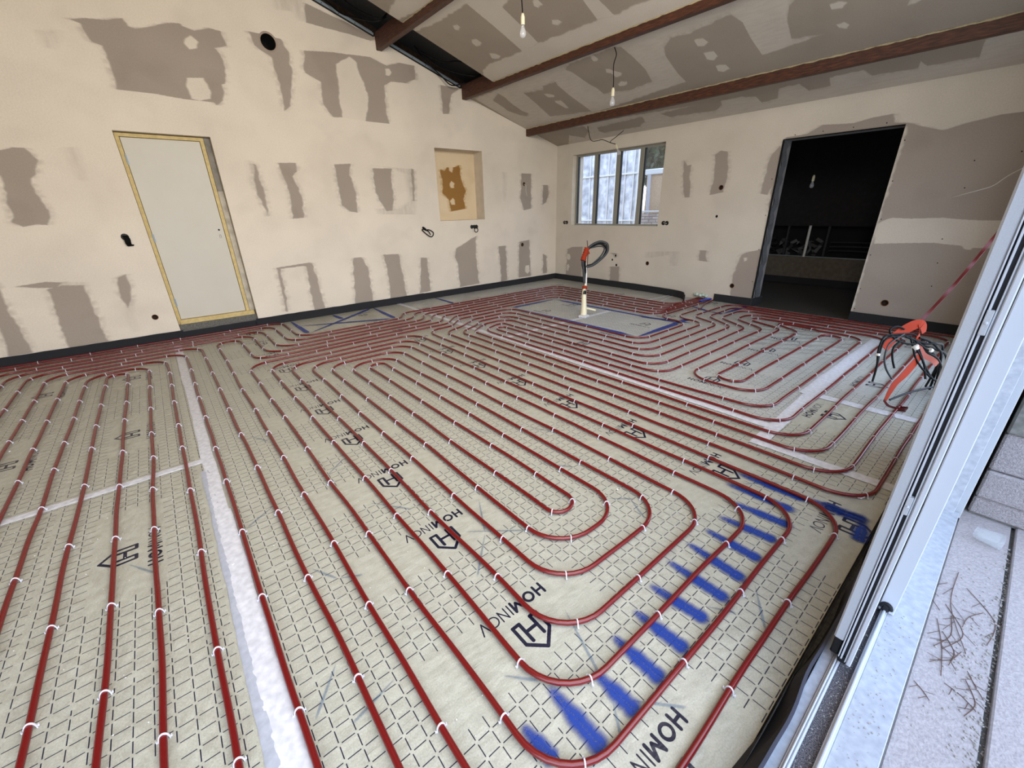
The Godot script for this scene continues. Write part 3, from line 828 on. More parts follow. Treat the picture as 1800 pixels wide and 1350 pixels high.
func make_walls() -> void:
	var plaster := Color(0.872, 0.825, 0.752)
	var board := Color(0.635, 0.585, 0.53)
	var mleft := wall_mat(wall_image(1800, 820, Vector2(-9.0, 0.0), Vector2(0.0, 4.1), PATCH_LEFT, plaster, board, false, 61))
	var mright := wall_mat(wall_image(1650, 675, Vector2(0.0, 0.0), Vector2(6.6, 2.7), PATCH_RIGHT, Color(0.82, 0.785, 0.725), Color(0.635, 0.59, 0.545), false, 71))
	# wall_left: gable wall with door, niche and holes
	var wl := root("wall_left")
	struct(wl, "long plastered gable wall with a door and a niche")
	var mb := MB.new()
	var door := Rect2(-6.625, 0.0, 0.865, 2.275)
	var niche := Rect2(-2.765, 1.258, 0.93, 1.085)
	var top := func(x: float) -> float: return ceil_y(x) + (0.07 if x > RIDGE_X and x < -2.12 else 0.0)
	var pl := func(p: Vector2) -> Vector3: return Vector3(p.x, p.y, 0.0)
	var uv_l := func(p: Vector2) -> Vector2: return Vector2((p.x + 9.0) / 9.0, 1.0 - p.y / 4.1)
	wall_face(mb, -10.4, 0.0, [door, niche], HOLES_LEFT, top, pl, uv_l, false, [RIDGE_X, RIDGE_X + 0.002, -2.122, -2.12, -9.0])
	build(mb, "plasterboard", mleft, wl)
	mb = MB.new()
	rect_reveal(mb, door, func(p: Vector2) -> Vector3: return Vector3(p.x, p.y, 0.0), func(p: Vector2) -> Vector3: return Vector3(p.x, p.y, -0.24), true, false)
	rect_reveal(mb, niche, func(p: Vector2) -> Vector3: return Vector3(p.x, p.y, 0.0), func(p: Vector2) -> Vector3: return Vector3(p.x, p.y, -0.25), true)
	build(mb, "reveal", M.plaster, wl)
	mb = MB.new()
	mb.quad(Vector3(-2.765, 1.258, -0.25), Vector3(-1.835, 1.258, -0.25), Vector3(-1.835, 2.343, -0.25), Vector3(-2.765, 2.343, -0.25), Vector2(0, 1), Vector2(1, 1), Vector2(1, 0), Vector2(0, 0))
	var nm := wall_mat(wall_image(256, 300, Vector2(-2.765, 1.258), Vector2(-1.835, 2.343), [
		"d -2.54,2.07 -2.46,2.04 -2.40,2.10 -2.28,2.10 -2.15,2.14 -2.13,1.94 -2.05,1.73 -2.1,1.6 -2.07,1.44 -2.2,1.42 -2.38,1.4 -2.4,1.57 -2.52,1.69 -2.52,1.87",
		"l -2.36,2.13 -2.30,2.14 -2.27,2.08 -2.30,2.02 -2.36,2.05", "l -2.37,1.84 -2.33,1.89 -2.27,1.85 -2.29,1.78 -2.35,1.78", "l -2.38,1.57 -2.33,1.62 -2.28,1.58 -2.30,1.51 -2.36,1.51"],
		Color(0.875, 0.79, 0.65), Color(0.60, 0.44, 0.24), false, 81))
	build(mb, "niche_back", nm, wl)
	# masonry behind, which also closes the roof void
	mb = MB.new()
	for e: Array in [[-10.6, RIDGE_X], [RIDGE_X, 0.3]]:
		mb.quad(Vector3(e[0], -0.3, -0.32), Vector3(e[1], -0.3, -0.32), Vector3(e[1], ceil_y(e[1]) + 0.5, -0.32), Vector3(e[0], ceil_y(e[0]) + 0.5, -0.32))
	for x: float in [-10.4, 0.0]: mb.quad(Vector3(x, 0, -0.32), Vector3(x, 0, 0.0), Vector3(x, 2.5, 0.0), Vector3(x, 2.5, -0.32))
	build(mb, "masonry", grainy(Color(0.23, 0.17, 0.12), Color(0.36, 0.28, 0.20), 0.03, 1.0, 0.95, 83), wl)
	# wall_right: window, doorway to the dark room
	var wr := root("wall_right")
	struct(wr, "plastered wall with a window and an open doorway")
	mb = MB.new()
	var win := Rect2(0.424, 1.09, 1.956, 1.244)
	var way := Rect2(4.07, 0.0, 1.20, 2.157)
	var pr := func(p: Vector2) -> Vector3: return Vector3(0.0, p.y, p.x)
	var uv_r := func(p: Vector2) -> Vector2: return Vector2(p.x / 6.6, 1.0 - p.y / 2.7)
	wall_face(mb, 0.0, 6.45, [win, way], HOLES_RIGHT, func(_x: float) -> float: return EAVE, pr, uv_r, false)
	build(mb, "plasterboard", mright, wr)
	mb = MB.new()
	rect_reveal(mb, win, pr, func(p: Vector2) -> Vector3: return Vector3(0.30, p.y, p.x), true)
	build(mb, "window_reveal", M.plaster, wr)
	mb = MB.new()
	wall_face(mb, -0.32, 6.7, [win, way], [], func(_x: float) -> float: return 3.0, func(p: Vector2) -> Vector3: return Vector3(0.30, p.y, p.x), func(p: Vector2) -> Vector2: return p, true)
	build(mb, "outer_face", M.concrete, wr)
	mb = MB.new()
	mb.quad(Vector3(0, 2.157, 4.07), Vector3(0, 2.157, 5.27), Vector3(0.3, 2.157, 5.27), Vector3(0.3, 2.157, 4.07))
	mb.quad(Vector3(0, 0, 5.27), Vector3(0.3, 0, 5.27), Vector3(0.3, 2.157, 5.27), Vector3(0, 2.157, 5.27))
	mb.quad(Vector3(0.3, 0, 4.07), Vector3(0, 0, 4.07), Vector3(0, 2.157, 4.07), Vector3(0.3, 2.157, 4.07))
	build(mb, "doorway_lining", grainy(Color(0.50, 0.49, 0.485), Color(0.60, 0.59, 0.585), 0.05, 2.0, 0.8, 85), wr)
	mb = MB.new()
	mb.box(Vector3(0.012, 1.13, 4.076), Vector3(0.05, 2.03, 0.008), Basis.IDENTITY, 0.003)
	mb.box(Vector3(0.012, 2.151, 4.67), Vector3(0.05, 0.008, 1.18), Basis.IDENTITY, 0.003)
	build(mb, "steel_stud", M.dark, wr)
	mb = MB.new()
	var wv := PackedVector3Array()
	for i in 40: wv.append(Vector3(0.10 + 0.018 * sin(i * 0.8) + 0.012 * sin(i * 2.1), 0.12 + i * 0.051, 4.092 + 0.01 * sin(i * 1.3)))
	mb.band(wv, 0.10, 0.002, Vector3(1, 0, 0.15))
	build(mb, "plastic_edge_sheet", grainy(Color(0.30, 0.31, 0.32), Color(0.46, 0.46, 0.47), 0.05, 4.0, 0.3, 86), wr)
	# screw heads round the doorway and on the bare boards
	mb = MB.new()
	for s in points("4.04,0.35 4.04,0.8 4.04,1.25 4.03,1.7 4.2,2.19 4.5,2.19 4.8,2.19 5.1,2.19 5.30,2.0 5.30,1.6 5.30,1.2 5.30,0.8 5.30,0.4 5.30,0.15 5.9,1.75 5.9,1.5 5.87,1.0 5.9,0.75 5.92,0.5 6.2,1.8"):
		mb.lathe(PackedVector2Array([Vector2(0.006, 0.0), Vector2(0.006, 0.0012), Vector2(0.0, 0.0016)]), Vector3(0.0, s.y, s.x), Basis(Vector3.BACK, PI / 2), 8)
	stuff(build(mb, "screw_heads", M.dark, wr))
	# wall_back closes the far left end, wall_front holds the sliding door and a second glazed opening
	mb = MB.new()
	mb.box(Vector3(-10.5, 1.4, 3.2), Vector3(0.2, 3.4, 7.2))
	struct(build(mb, "wall_back", M.plaster), "plain wall closing the far left end")
	var wf := root("wall_front")
	struct(wf, "wall with the open sliding door")
	var op1 := Rect2(-9.2, 0.05, 5.1, 2.2)
	var op2 := Rect2(-3.35, 0.1, 2.4, 2.1)
	var op3 := Rect2(-6.6, 2.47, 2.8, 1.0)
	var topf := func(x: float) -> float: return ceil_y(x)
	mb = MB.new()
	wall_face(mb, -10.4, 0.0, [op1, op2, op3], [], topf, func(p: Vector2) -> Vector3: return Vector3(p.x, p.y, 6.45), func(p: Vector2) -> Vector2: return p, true, [RIDGE_X, -2.12])
	rect_reveal(mb, op1, func(p: Vector2) -> Vector3: return Vector3(p.x, p.y, 6.45), func(p: Vector2) -> Vector3: return Vector3(p.x, p.y, 6.68), false, false)
	rect_reveal(mb, op2, func(p: Vector2) -> Vector3: return Vector3(p.x, p.y, 6.45), func(p: Vector2) -> Vector3: return Vector3(p.x, p.y, 6.68), false)
	rect_reveal(mb, op3, func(p: Vector2) -> Vector3: return Vector3(p.x, p.y, 6.45), func(p: Vector2) -> Vector3: return Vector3(p.x, p.y, 6.68), false)
	build(mb, "plasterboard", M.plaster, wf)
	mb = MB.new()
	wall_face(mb, -10.6, 0.3, [op1, op2, op3], [], func(x: float) -> float: return ceil_y(x) + 0.5, func(p: Vector2) -> Vector3: return Vector3(p.x, p.y, 6.68), func(p: Vector2) -> Vector2: return p, false, [RIDGE_X, -2.12])
	build(mb, "masonry", M.concrete, wf)

func make_ceiling() -> void:
	var tex := wall_image(1040, 1320, Vector2(-5.2, 0.0), Vector2(0.0, 6.6), PATCH_CEILING, Color(0.81, 0.775, 0.725), Color(0.635, 0.59, 0.535), true, 101)
	var m := wall_mat(tex)
	var c := root("ceiling")
	struct(c, "sloping plasterboard ceiling, partly filled, with an open strip along the gable")
	var uv_c := func(x: float, z: float) -> Vector2: return Vector2((x + 5.2) / 5.2, 1.0 - z / 6.6)
	var sheet := func(mb: MB, xa: float, xb: float, z0: float, z1: float) -> void:
		var a := Vector3(xa, ceil_y(xa + 1e-5), z0); var b := Vector3(xb, ceil_y(xb - 1e-5), z0)
		var cc := Vector3(xb, b.y, z1); var d := Vector3(xa, a.y, z1)
		mb.quad(a, b, cc, d, uv_c.call(xa, z0), uv_c.call(xb, z0), uv_c.call(xb, z1), uv_c.call(xa, z1))
		var u := Vector3(0, 0.014, 0)
		mb.quad(d + u, cc + u, b + u, a + u)
		mb.quad(b, a, a + u, b + u, Vector2(.5, .5), Vector2(.5, .5), Vector2(.5, .5), Vector2(.5, .5))
		mb.quad(a, d, d + u, a + u, Vector2(.5, .5), Vector2(.5, .5), Vector2(.5, .5), Vector2(.5, .5))
		mb.quad(cc, b, b + u, cc + u, Vector2(.5, .5), Vector2(.5, .5), Vector2(.5, .5), Vector2(.5, .5))
	var mb := MB.new()
	for e: Array in [[-0.742, 0.0, 0.0], [-2.10, -0.82, 0.0], [-3.465, -2.18, 0.82], [RIDGE_X, -3.545, 0.82]]:
		mb = MB.new()
		sheet.call(mb, e[0], e[1], e[2], 6.45)
		build(mb, "ceiling_board", m, c)
	mb = MB.new()
	sheet.call(mb, -10.4, RIDGE_X, 0.0, 6.45)
	build(mb, "ceiling_board", M.board, c)
	# roof deck above the void
	mb = MB.new()
	for e: Array in [[-10.8, RIDGE_X], [RIDGE_X, -2.12], [-2.12, 0.5]]:
		var a := Vector3(e[0], ceil_y(e[0]) + 0.34, -0.6); var b := Vector3(e[1], ceil_y(e[1]) + 0.34, -0.6)
		var L := Vector3(0, 0, 7.9); var u := Vector3(0, 0.1, 0)
		mb.quad(a, b, b + L, a + L); mb.quad(a + L + u, b + L + u, b + u, a + u)
		mb.quad(a, a + u, b + u, b); mb.quad(a + L, b + L, b + L + u, a + L + u)
	for k in 40:
		var z := -0.3 + k * 0.03
		for e: Array in [[RIDGE_X, -2.12]]:
			var a := Vector3(e[0], ceil_y(e[0] + 1e-4) + 0.338, z); var b := Vector3(e[1], ceil_y(e[1]) + 0.338, z)
			mb.quad(a, b, b + Vector3(0, -0.006, 0.012), a + Vector3(0, -0.006, 0.012))
	build(mb, "roof_deck", grainy(Color(0.27, 0.265, 0.26), Color(0.38, 0.37, 0.36), 0.04, 1.5, 0.8, 103), c)
	# blocking between the boards and the deck along the open strip, so the void is shallow and dark
	mb = MB.new()
	mb.quad(Vector3(RIDGE_X, ceil_y(RIDGE_X + 1e-4), 0.86), Vector3(-2.12, ceil_y(-2.12), 0.86), Vector3(-2.12, ceil_y(-2.12) + 0.34, 0.86), Vector3(RIDGE_X, ceil_y(RIDGE_X + 1e-4) + 0.34, 0.86))
	build(mb, "void_lining", mat(Color(0.36, 0.345, 0.33), 0.85), c)
	# three timber beams carrying the ceiling
	var ends := [[-0.82, -0.742, 2.638, "lowest red-brown timber beam, nearest the window"], [-2.18, -2.10, 3.048, "middle red-brown timber beam running across the ceiling"], [-3.545, -3.465, 3.462, "highest red-brown timber beam at the top of the picture"]]
	for e: Array in ends:
		var b := MB.new()
		var h := 0.20
		b.box(Vector3((e[0] + e[1]) * 0.5, e[2] + h * 0.5, 3.222), Vector3(e[1] - e[0], h, 6.444), Basis.IDENTITY, 0.006)
		var o := root("timber_beam")
		tag(o, e[3], "beam", "timber beams under the ceiling")
		o.set_meta("kind", "thing")
		build(b, "timber", M.wood_red, o)
		# foam and filler squeezed out along its upper edge
		var fz := PackedVector3Array()
		var rr := PackedFloat32Array()
		var f := noise(105, 3.0, 2)
		var zz := 0.84 if e[2] > 3.0 else 0.02
		while zz < 6.44:
			fz.append(Vector3(e[0] - 0.004, ceil_y(e[0]) - 0.004 + 0.005 * f.get_noise_1d(zz * 3.0), zz))
			rr.append(0.007 + 0.007 * f.get_noise_1d(zz * 4.0 + 9.0))
			zz += 0.03
		var g := MB.new()
		g.tube(fz, 0.012, 6, rr)
		build(g, "foam_seal", M.foam_yellow, o)

# ------------------------------------------------------------------ the dark room behind the doorway
func make_back_room() -> void:
	var w := root("wall_far")
	struct(w, "unfinished wall of the dark room beyond the doorway")
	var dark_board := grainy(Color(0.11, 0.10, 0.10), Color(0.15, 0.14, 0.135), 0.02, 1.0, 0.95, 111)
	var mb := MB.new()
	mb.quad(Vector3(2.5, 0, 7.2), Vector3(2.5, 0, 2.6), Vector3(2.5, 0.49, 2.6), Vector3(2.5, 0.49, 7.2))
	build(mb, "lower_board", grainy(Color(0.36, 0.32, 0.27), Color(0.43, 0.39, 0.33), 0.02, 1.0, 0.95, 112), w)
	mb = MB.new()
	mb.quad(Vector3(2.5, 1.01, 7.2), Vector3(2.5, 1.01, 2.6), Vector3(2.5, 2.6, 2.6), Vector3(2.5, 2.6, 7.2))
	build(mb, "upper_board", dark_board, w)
	mb = MB.new()
	mb.quad(Vector3(2.72, 0.3, 7.2), Vector3(2.72, 0.3, 2.6), Vector3(2.72, 1.2, 2.6), Vector3(2.72, 1.2, 7.2))
	mb.quad(Vector3(2.72, 0.47, 2.6), Vector3(2.72, 0.47, 7.2), Vector3(2.5, 0.47, 7.2), Vector3(2.5, 0.47, 2.6))
	build(mb, "cavity", M.dark, w)
	mb = MB.new()
	mb.box(Vector3(2.51, 0.495, 4.9), Vector3(0.05, 0.012, 4.6))
	build(mb, "bottom_rail", M.steel, w)
	for z: float in [3.02, 3.53, 4.16, 4.85]:
		mb = MB.new()
		mb.box(Vector3(2.53, 0.75, z), Vector3(0.05, 0.53, 0.035), Basis.IDENTITY, 0.003)
		build(mb, "steel_stud", M.gasket, w)
	mb = MB.new()
	for k in 3: mb.tube(curve(PackedVector3Array([Vector3(2.62, 0.60 + k * 0.07, 4.2), Vector3(2.60, 0.61 + k * 0.07, 4.6), Vector3(2.62, 0.59 + k * 0.08, 5.2)])), 0.012, 6)
	build(mb, "pipe", M.cable_grey, w)
	mb = MB.new()
	var f := noise(113, 5.0, 3)
	for i in 12:
		var a := PackedVector3Array()
		var z := 3.05 + i * 0.09
		for k in 6: a.append(Vector3(2.66 + 0.03 * f.get_noise_2d(i * 5.0, k * 2.0), 0.50 + k * (0.05 + 0.02 * f.get_noise_1d(i * 2.0)), z + 0.25 * f.get_noise_2d(i * 3.0, k * 0.35)))
		mb.band(a, 0.05 + 0.03 * f.get_noise_1d(i), 0.004, Vector3(0.2, 0.1, 1))
	build(mb, "torn_insulation", grainy(Color(0.04, 0.04, 0.04), Color(0.24, 0.235, 0.23), 0.06, 5.0, 0.5, 114), w)
	var t := root("white_tube", Vector3(2.47, 0.0, 3.88))
	tag(t, "white plastic tube standing in the dark opening of the far room", "tube")
	mb = MB.new()
	mb.tube(PackedVector3Array([Vector3(0, 0.49, 0.0), Vector3(0, 1.02, 0.0)]), 0.022, 12)
	build(mb, "tube", M.white, t)
	# other faces of that room
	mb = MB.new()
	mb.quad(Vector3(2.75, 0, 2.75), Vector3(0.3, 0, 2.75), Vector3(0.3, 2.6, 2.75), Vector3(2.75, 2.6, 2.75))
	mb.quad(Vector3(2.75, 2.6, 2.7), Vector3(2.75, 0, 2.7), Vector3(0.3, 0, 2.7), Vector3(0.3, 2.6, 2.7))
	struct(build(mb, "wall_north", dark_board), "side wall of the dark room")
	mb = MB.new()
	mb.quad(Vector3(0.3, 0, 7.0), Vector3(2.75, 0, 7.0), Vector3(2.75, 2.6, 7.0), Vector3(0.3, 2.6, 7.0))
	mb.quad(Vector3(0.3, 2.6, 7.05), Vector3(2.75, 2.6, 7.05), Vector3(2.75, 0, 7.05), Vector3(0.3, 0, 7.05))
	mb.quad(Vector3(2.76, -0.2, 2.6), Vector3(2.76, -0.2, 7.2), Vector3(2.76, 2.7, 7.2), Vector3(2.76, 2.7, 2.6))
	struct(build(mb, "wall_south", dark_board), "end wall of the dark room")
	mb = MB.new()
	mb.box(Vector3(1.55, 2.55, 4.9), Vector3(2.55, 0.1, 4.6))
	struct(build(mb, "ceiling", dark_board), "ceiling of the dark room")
	mb = MB.new()
	mb.box(Vector3(1.375, -0.05, 4.9), Vector3(2.75, 0.09, 4.6))
	struct(build(mb, "floor", grainy(Color(0.22, 0.215, 0.20), Color(0.33, 0.32, 0.30), 0.05, 1.5, 0.6, 115)), "foil floor of the dark room")
	strip_thing(PackedVector3Array([Vector3(2.49, 0.06, 6.98), Vector3(2.49, 0.06, 2.78)]), 0.12, "dark foam edge strip along the foot of the far room's wall")

# ------------------------------------------------------------------ sliding door at the camera's side
func make_sliding_door() -> void:
	var d := root("door_2")
	struct(d, "aluminium sliding door pushed open, its leaves stacked at the side")
	var v := func(x0: float, x1: float, z0: float, z1: float, y0: float, y1: float, m: Material, called: String, ch := 0.0008) -> void:
		var mb := MB.new()
		mb.box(Vector3((x0 + x1) * .5, (y0 + y1) * .5, (z0 + z1) * .5), Vector3(x1 - x0, y1 - y0, z1 - z0), Basis.IDENTITY, ch)
		build(mb, called, m, d)
	# inner leaf: closing stile seen on its edge
	v.call(-5.340, -5.28, 6.4955, 6.5205, 0.185, 2.2, M.alu, "stile_cover", 0.004)
	v.call(-5.342, -5.28, 6.5207, 6.5235, 0.125, 2.2, M.alu_light, "stile_lip")
	v.call(-5.33, -5.28, 6.5237, 6.5265, 0.12, 2.2, M.rubber, "stile_groove", 0.0)
	v.call(-5.340, -5.28, 6.5267, 6.5308, 0.12, 2.2, M.alu_light, "stile_rib")
	v.call(-5.328, -5.28, 6.531, 6.538, 0.12, 2.2, M.gasket, "brush_seal", 0.0)
	v.call(-5.340, -5.28, 6.538, 6.5405, 0.115, 2.2, M.alu_light, "stile_rib")
	v.call(-5.336, -5.28, 6.5407, 6.543, 0.115, 2.2, M.alu, "stile_rib")
	v.call(-5.342, -5.28, 6.5432, 6.5545, 0.11, 2.2, M.alu_light, "stile_edge", 0.002)
	v.call(-5.31, -4.2, 6.513, 6.537, 0.185, 2.2, M.glass, "pane", 0.0)
	v.call(-5.31, -4.15, 6.50, 6.55, 0.105, 0.185, M.alu, "bottom_rail", 0.002)
	v.call(-5.333, -5.29, 6.498, 6.52, 0.115, 0.185, M.rubber, "end_cap", 0.004)
	v.call(-5.335, -5.29, 6.522, 6.542, 0.098, 0.125, M.rubber, "end_plug", 0.004)
	v.call(-5.10, -5.08, 6.5547, 6.5565, 0.11, 2.2, M.rubber, "leaf_seal", 0.0)
	# lock keepers on the stile
	for y: float in [0.697, 1.163]:
		v.call(-5.344, -5.33, 6.5262, 6.5372, y - 0.026, y + 0.026, M.alu, "keeper_plate", 0.001)
		var mb := MB.new()
		mb.lathe(PackedVector2Array([Vector2(0.0032, 0), Vector2(0.0032, 0.0012), Vector2(0, 0.0018)]), Vector3(-5.344, y, 6.532), Basis(Vector3.BACK, PI / 2), 12)
		build(mb, "screw", M.alu_light, d)
	# outer leaf edge and jamb
	v.call(-5.010, -4.95, 6.5575, 6.5985, 0.095, 2.2, M.alu_light, "outer_leaf_stile", 0.002)
	v.call(-4.95, -4.16, 6.565, 6.59, 0.095, 2.2, M.glass, "outer_pane", 0.0)
	v.call(-4.125, -4.06, 6.46, 6.678, 0.06, 2.25, M.alu, "jamb", 0.002)
	v.call(-4.16, -4.11, 6.60, 6.655, 0.09, 2.25, M.alu_dirty, "jamb_cover", 0.002)
	var bm := MB.new()
	var arch := PackedVector3Array()
	for i in 9: arch.append(Vector3(-5.012, 0.112 + 0.02 * sin(PI * i / 8.0), 6.5745 + 0.0135 * cos(PI * i / 8.0)))
	bm.tube(arch, 0.006, 8)
	bm.box(Vector3(-5.010, 0.112, 6.5745), Vector3(0.014, 0.028, 0.022), Basis.IDENTITY, 0.004)
	build(bm, "rubber_stop", M.rubber, d)
	# head and left end of the frame
	v.call(-9.2, -4.06, 6.46, 6.66, 2.2, 2.26, M.alu, "head", 0.002)
	v.call(-9.25, -9.19, 6.46, 6.66, 0.06, 2.25, M.alu, "jamb", 0.002)
	# sill with two running rails and a dusty channel
	var s := root("trim_1")
	struct(s, "aluminium door sill with two rails and a dusty channel between")
	var w := func(z0: float, z1: float, y0: float, y1: float, m: Material, called: String, ch := 0.001, xe := -4.13) -> void:
		var mb := MB.new()
		mb.box(Vector3((-9.2 + xe) * .5, (y0 + y1) * .5, (z0 + z1) * .5), Vector3(xe + 9.2, y1 - y0, z1 - z0), Basis.IDENTITY, ch)
		build(mb, called, m, s)
	w.call(6.484, 6.512, 0.02, 0.088, M.alu_dirty, "inner_flange")
	w.call(6.512, 6.530, 0.02, 0.094, M.alu_light, "inner_rail_bed")
	w.call(6.517, 6.5215, 0.09, 0.103, M.alu_light, "running_rail", 0.0015)
	w.call(6.524, 6.528, 0.09, 0.099, M.alu_light, "running_rail", 0.0015)
	w.call(6.530, 6.566, 0.02, 0.070, grainy(Color(0.13, 0.13, 0.15), Color(0.72, 0.68, 0.66), 0.09, 5.0, 0.95, 121), "channel", 0.0)
	w.call(6.566, 6.583, 0.02, 0.092, M.alu_light, "outer_rail_bed")
	w.call(6.571, 6.578, 0.09, 0.106, M.alu_light, "running_rail", 0.002)
	w.call(6.583, 6.672, 0.02, 0.092, M.alu_dirty, "sill_plate", 0.002)
	var dust := grainy(Color(0.62, 0.60, 0.58), Color(0.80, 0.78, 0.75), 0.1, 6.0, 0.95, 122)
	var gm := MB.new()
	var rng := RandomNumberGenerator.new()
	rng.seed = 7
	for i in 260:
		var x := rng.randf_range(-5.75, -4.98); var z := rng.randf_range(6.533, 6.563)
		if rng.randf() < 0.45: z = rng.randf_range(6.59, 6.655)
		var r := rng.randf_range(0.0006, 0.0022)
		gm.box(Vector3(x, (0.0705 if z < 6.57 else 0.0925) + r * 0.4, z), Vector3(r * 2, r, r * 1.6), Basis(Vector3.UP, rng.randf() * 3.0))
	stuff(build(gm, "grit", dust, s))

func make_outside() -> void:
	# paving outside the door
	var p := root("pavement")
	struct(p, "concrete slabs in front of the sliding door")
	var pm := grainy(Color(0.64, 0.60, 0.585), Color(0.76, 0.72, 0.70), 0.05, 2.2, 0.95, 131, 1.5)
	for e: Array in [[-9.5, -5.9, 6.676, 6.836], [-5.895, -3.3, 6.676, 6.836], [-9.5, -6.2, 6.849, 7.75], [-6.19, -3.3, 6.849, 7.75], [-9.5, -6.2, 7.76, 9.2], [-6.19, -3.2, 7.76, 9.2]]:
		var mb := MB.new()
		mb.box(Vector3((e[0] + e[1]) * .5, -0.02, (e[2] + e[3]) * .5), Vector3(e[1] - e[0], 0.13 if e[3] < 6.9 else 0.145, e[3] - e[2]), Basis.IDENTITY, 0.004)
		build(mb, "paving_slab", pm, p)
	var mb2 := MB.new()
	mb2.box(Vector3(-5.0, -0.08, 16.6), Vector3(40.0, 0.1, 20.0))
	build(mb2, "yard", grainy(Color(0.50, 0.48, 0.44), Color(0.62, 0.60, 0.56), 0.03, 0.6, 0.95, 132), p)
	mb2 = MB.new()
	mb2.box(Vector3(-5.0, -0.005, 6.85), Vector3(10.0, 0.07, 0.5))
	build(mb2, "joint_bed", M.concrete_dark, p)
	# thick masonry reveal beside the door, in courses
	var r := root("wall_outside")
	struct(r, "pale block masonry beside the sliding door")
	var rng := RandomNumberGenerator.new()
	rng.seed = 12
	var ys := [0.045, 0.135, 0.277, 0.46, 0.64, 0.83, 1.02, 1.22, 1.42, 1.62, 1.82, 2.02, 2.24]
	for i in ys.size() - 1:
		var mb := MB.new()
		var h: float = ys[i + 1] - ys[i]
		var off := rng.randf_range(-0.006, 0.006)
		mb.box(Vector3(-3.62 + off, ys[i] + h * .5 + 0.008, 6.90), Vector3(0.80, h - 0.003, 0.41), Basis.IDENTITY, 0.008)
		build(mb, "stone_block", grainy(Color(0.56, 0.53, 0.52).lerp(Color(0.62, 0.58, 0.55), rng.randf()), Color(0.74, 0.70, 0.69), 0.06, 2.5, 0.95, 133, 5.0) if i < 3 else M.concrete, r)
	var mm := MB.new()
	mm.box(Vector3(-3.61, 1.14, 6.90), Vector3(0.78, 2.2, 0.40))
	build(mm, "mortar", M.concrete, r)
	# loose things on the paving
	var gr := MB.new()
	for i in 700:
		var x := rng.randf_range(-5.45, -4.2)
		var spread := 0.012 + 0.055 * clampf(1.0 - absf(x + 5.0) / 0.45, 0.0, 1.0)
		var z := 6.846 - absf(rng.randfn(0.0, 1.0)) * spread + 0.01
		if i > 600: z = rng.randf_range(6.70, 7.05)
		var s := rng.randf_range(0.0012, 0.0042)
		gr.box(Vector3(x, (0.045 if z < 6.838 else 0.03) + s * 0.35, z), Vector3(s * 2.0, s * 1.1, s * 1.5), Basis(Vector3(0.3, 1, 0.2).normalized(), rng.randf() * 6.0), s * 0.3)
	var grv := build(gr, "gravel", grainy(Color(0.50, 0.47, 0.42), Color(0.86, 0.83, 0.80), 0.2, 20.0, 0.9, 135))
	stuff(grv)
	tag(grv, "pale grit and gravel gathered along the paving joint", "gravel")
	var twigs := ways("-4.52,6.72 -4.95,6.78 -4.60,6.75 -4.86,6.82 -4.75,6.71 -4.98,6.73 -4.85,6.70 -5.10,6.74 -4.95,6.77 -5.06,6.71 -5.02,6.79 -5.10,6.83 -5.06,6.79 -5.20,6.80 -4.80,6.73 -4.99,6.71 -5.18,6.69 -5.22,6.73 -4.70,6.80 -4.83,6.76 -5.12,6.75 -5.16,6.82 -4.62,6.70 -4.80,6.70 -4.90,6.72 -5.04,6.75")
	for i in range(0, twigs.size(), 2):
		var a: Vector2 = twigs[i]; var b: Vector2 = twigs[i + 1]
		var t := root("pine_needle", Vector3(a.x, 0.047, a.y))
		tag(t, "dry brown pine twig lying on the pale paving by the sill", "twig", "dry twigs on the paving")
		var g := MB.new()
		var dd := Vector3(b.x - a.x, 0.0, b.y - a.y)
		var mid := dd * 0.5 + Vector3(-dd.z, 0.006, dd.x) * rng.randf_range(-0.25, 0.25)
		var c := curve(PackedVector3Array([Vector3(0, 0.001, 0), mid, dd + Vector3(0, 0.002, 0)]), 0.012)
		g.tube(c, 0.0011, 5)
		for k in 3:
			var q := c[int(c.size() * (0.25 + 0.22 * k))]
			g.tube(PackedVector3Array([q, q + Vector3(-dd.z, 0.004, dd.x).normalized() * 0.03 * (1 if k % 2 == 0 else -1) + dd * 0.15]), 0.0008, 4)
		build(g, "twig", mat(Color(0.42, 0.31, 0.25), 0.9), t)
	var jar := root("plastic_cup", Vector3(-4.22, 0.045, 6.735))
	tag(jar, "crumpled clear plastic cup lying by the end of the door sill", "cup")
	var jm := MB.new()
	var prof := PackedVector2Array()
	for i in 15: prof.append(Vector2(0.026 + 0.007 * i / 14.0 + (0.0012 if i % 2 == 0 else 0.0), i * 0.0055))
	jm.lathe(prof, Vector3(0, 0.034, 0), Basis(Vector3(1, 0, 0.3).normalized(), PI / 2 - 0.12), 20)
	build(jm, "cup_wall", M.clear, jar)
	# seen through the window: a greenhouse wall of clouded panes, a rendered pier, a brick parapet and a tree
	var g := root("greenhouse", Vector3(2.5, 0, 0))
	tag(g, "white framed greenhouse of clouded panes outside the window", "greenhouse")
	var pane_m := mat(Color(0.93, 0.93, 0.93), 0.35)
	pane_m.albedo_texture = noise_tex(141, 0.008, Color(0.60, 0.61, 0.64), Color(1, 1, 1))
	pane_m.uv1_triplanar = true; pane_m.uv1_scale = Vector3.ONE * 0.9
	var bars := [-2.45, -2.0, -1.57, -1.255, -1.0, -0.68, -0.47, -0.18, 0.06, 0.16]
	for i in bars.size() - 1:
		for yy: Array in [[0.1, 1.1], [1.1, 2.11], [2.14, 3.2]]:
			var mb := MB.new()
			mb.box(Vector3(0.0, (yy[0] + yy[1]) * .5, (bars[i] + bars[i + 1]) * .5), Vector3(0.012, yy[1] - yy[0], bars[i + 1] - bars[i]))
			build(mb, "pane", pane_m, g)
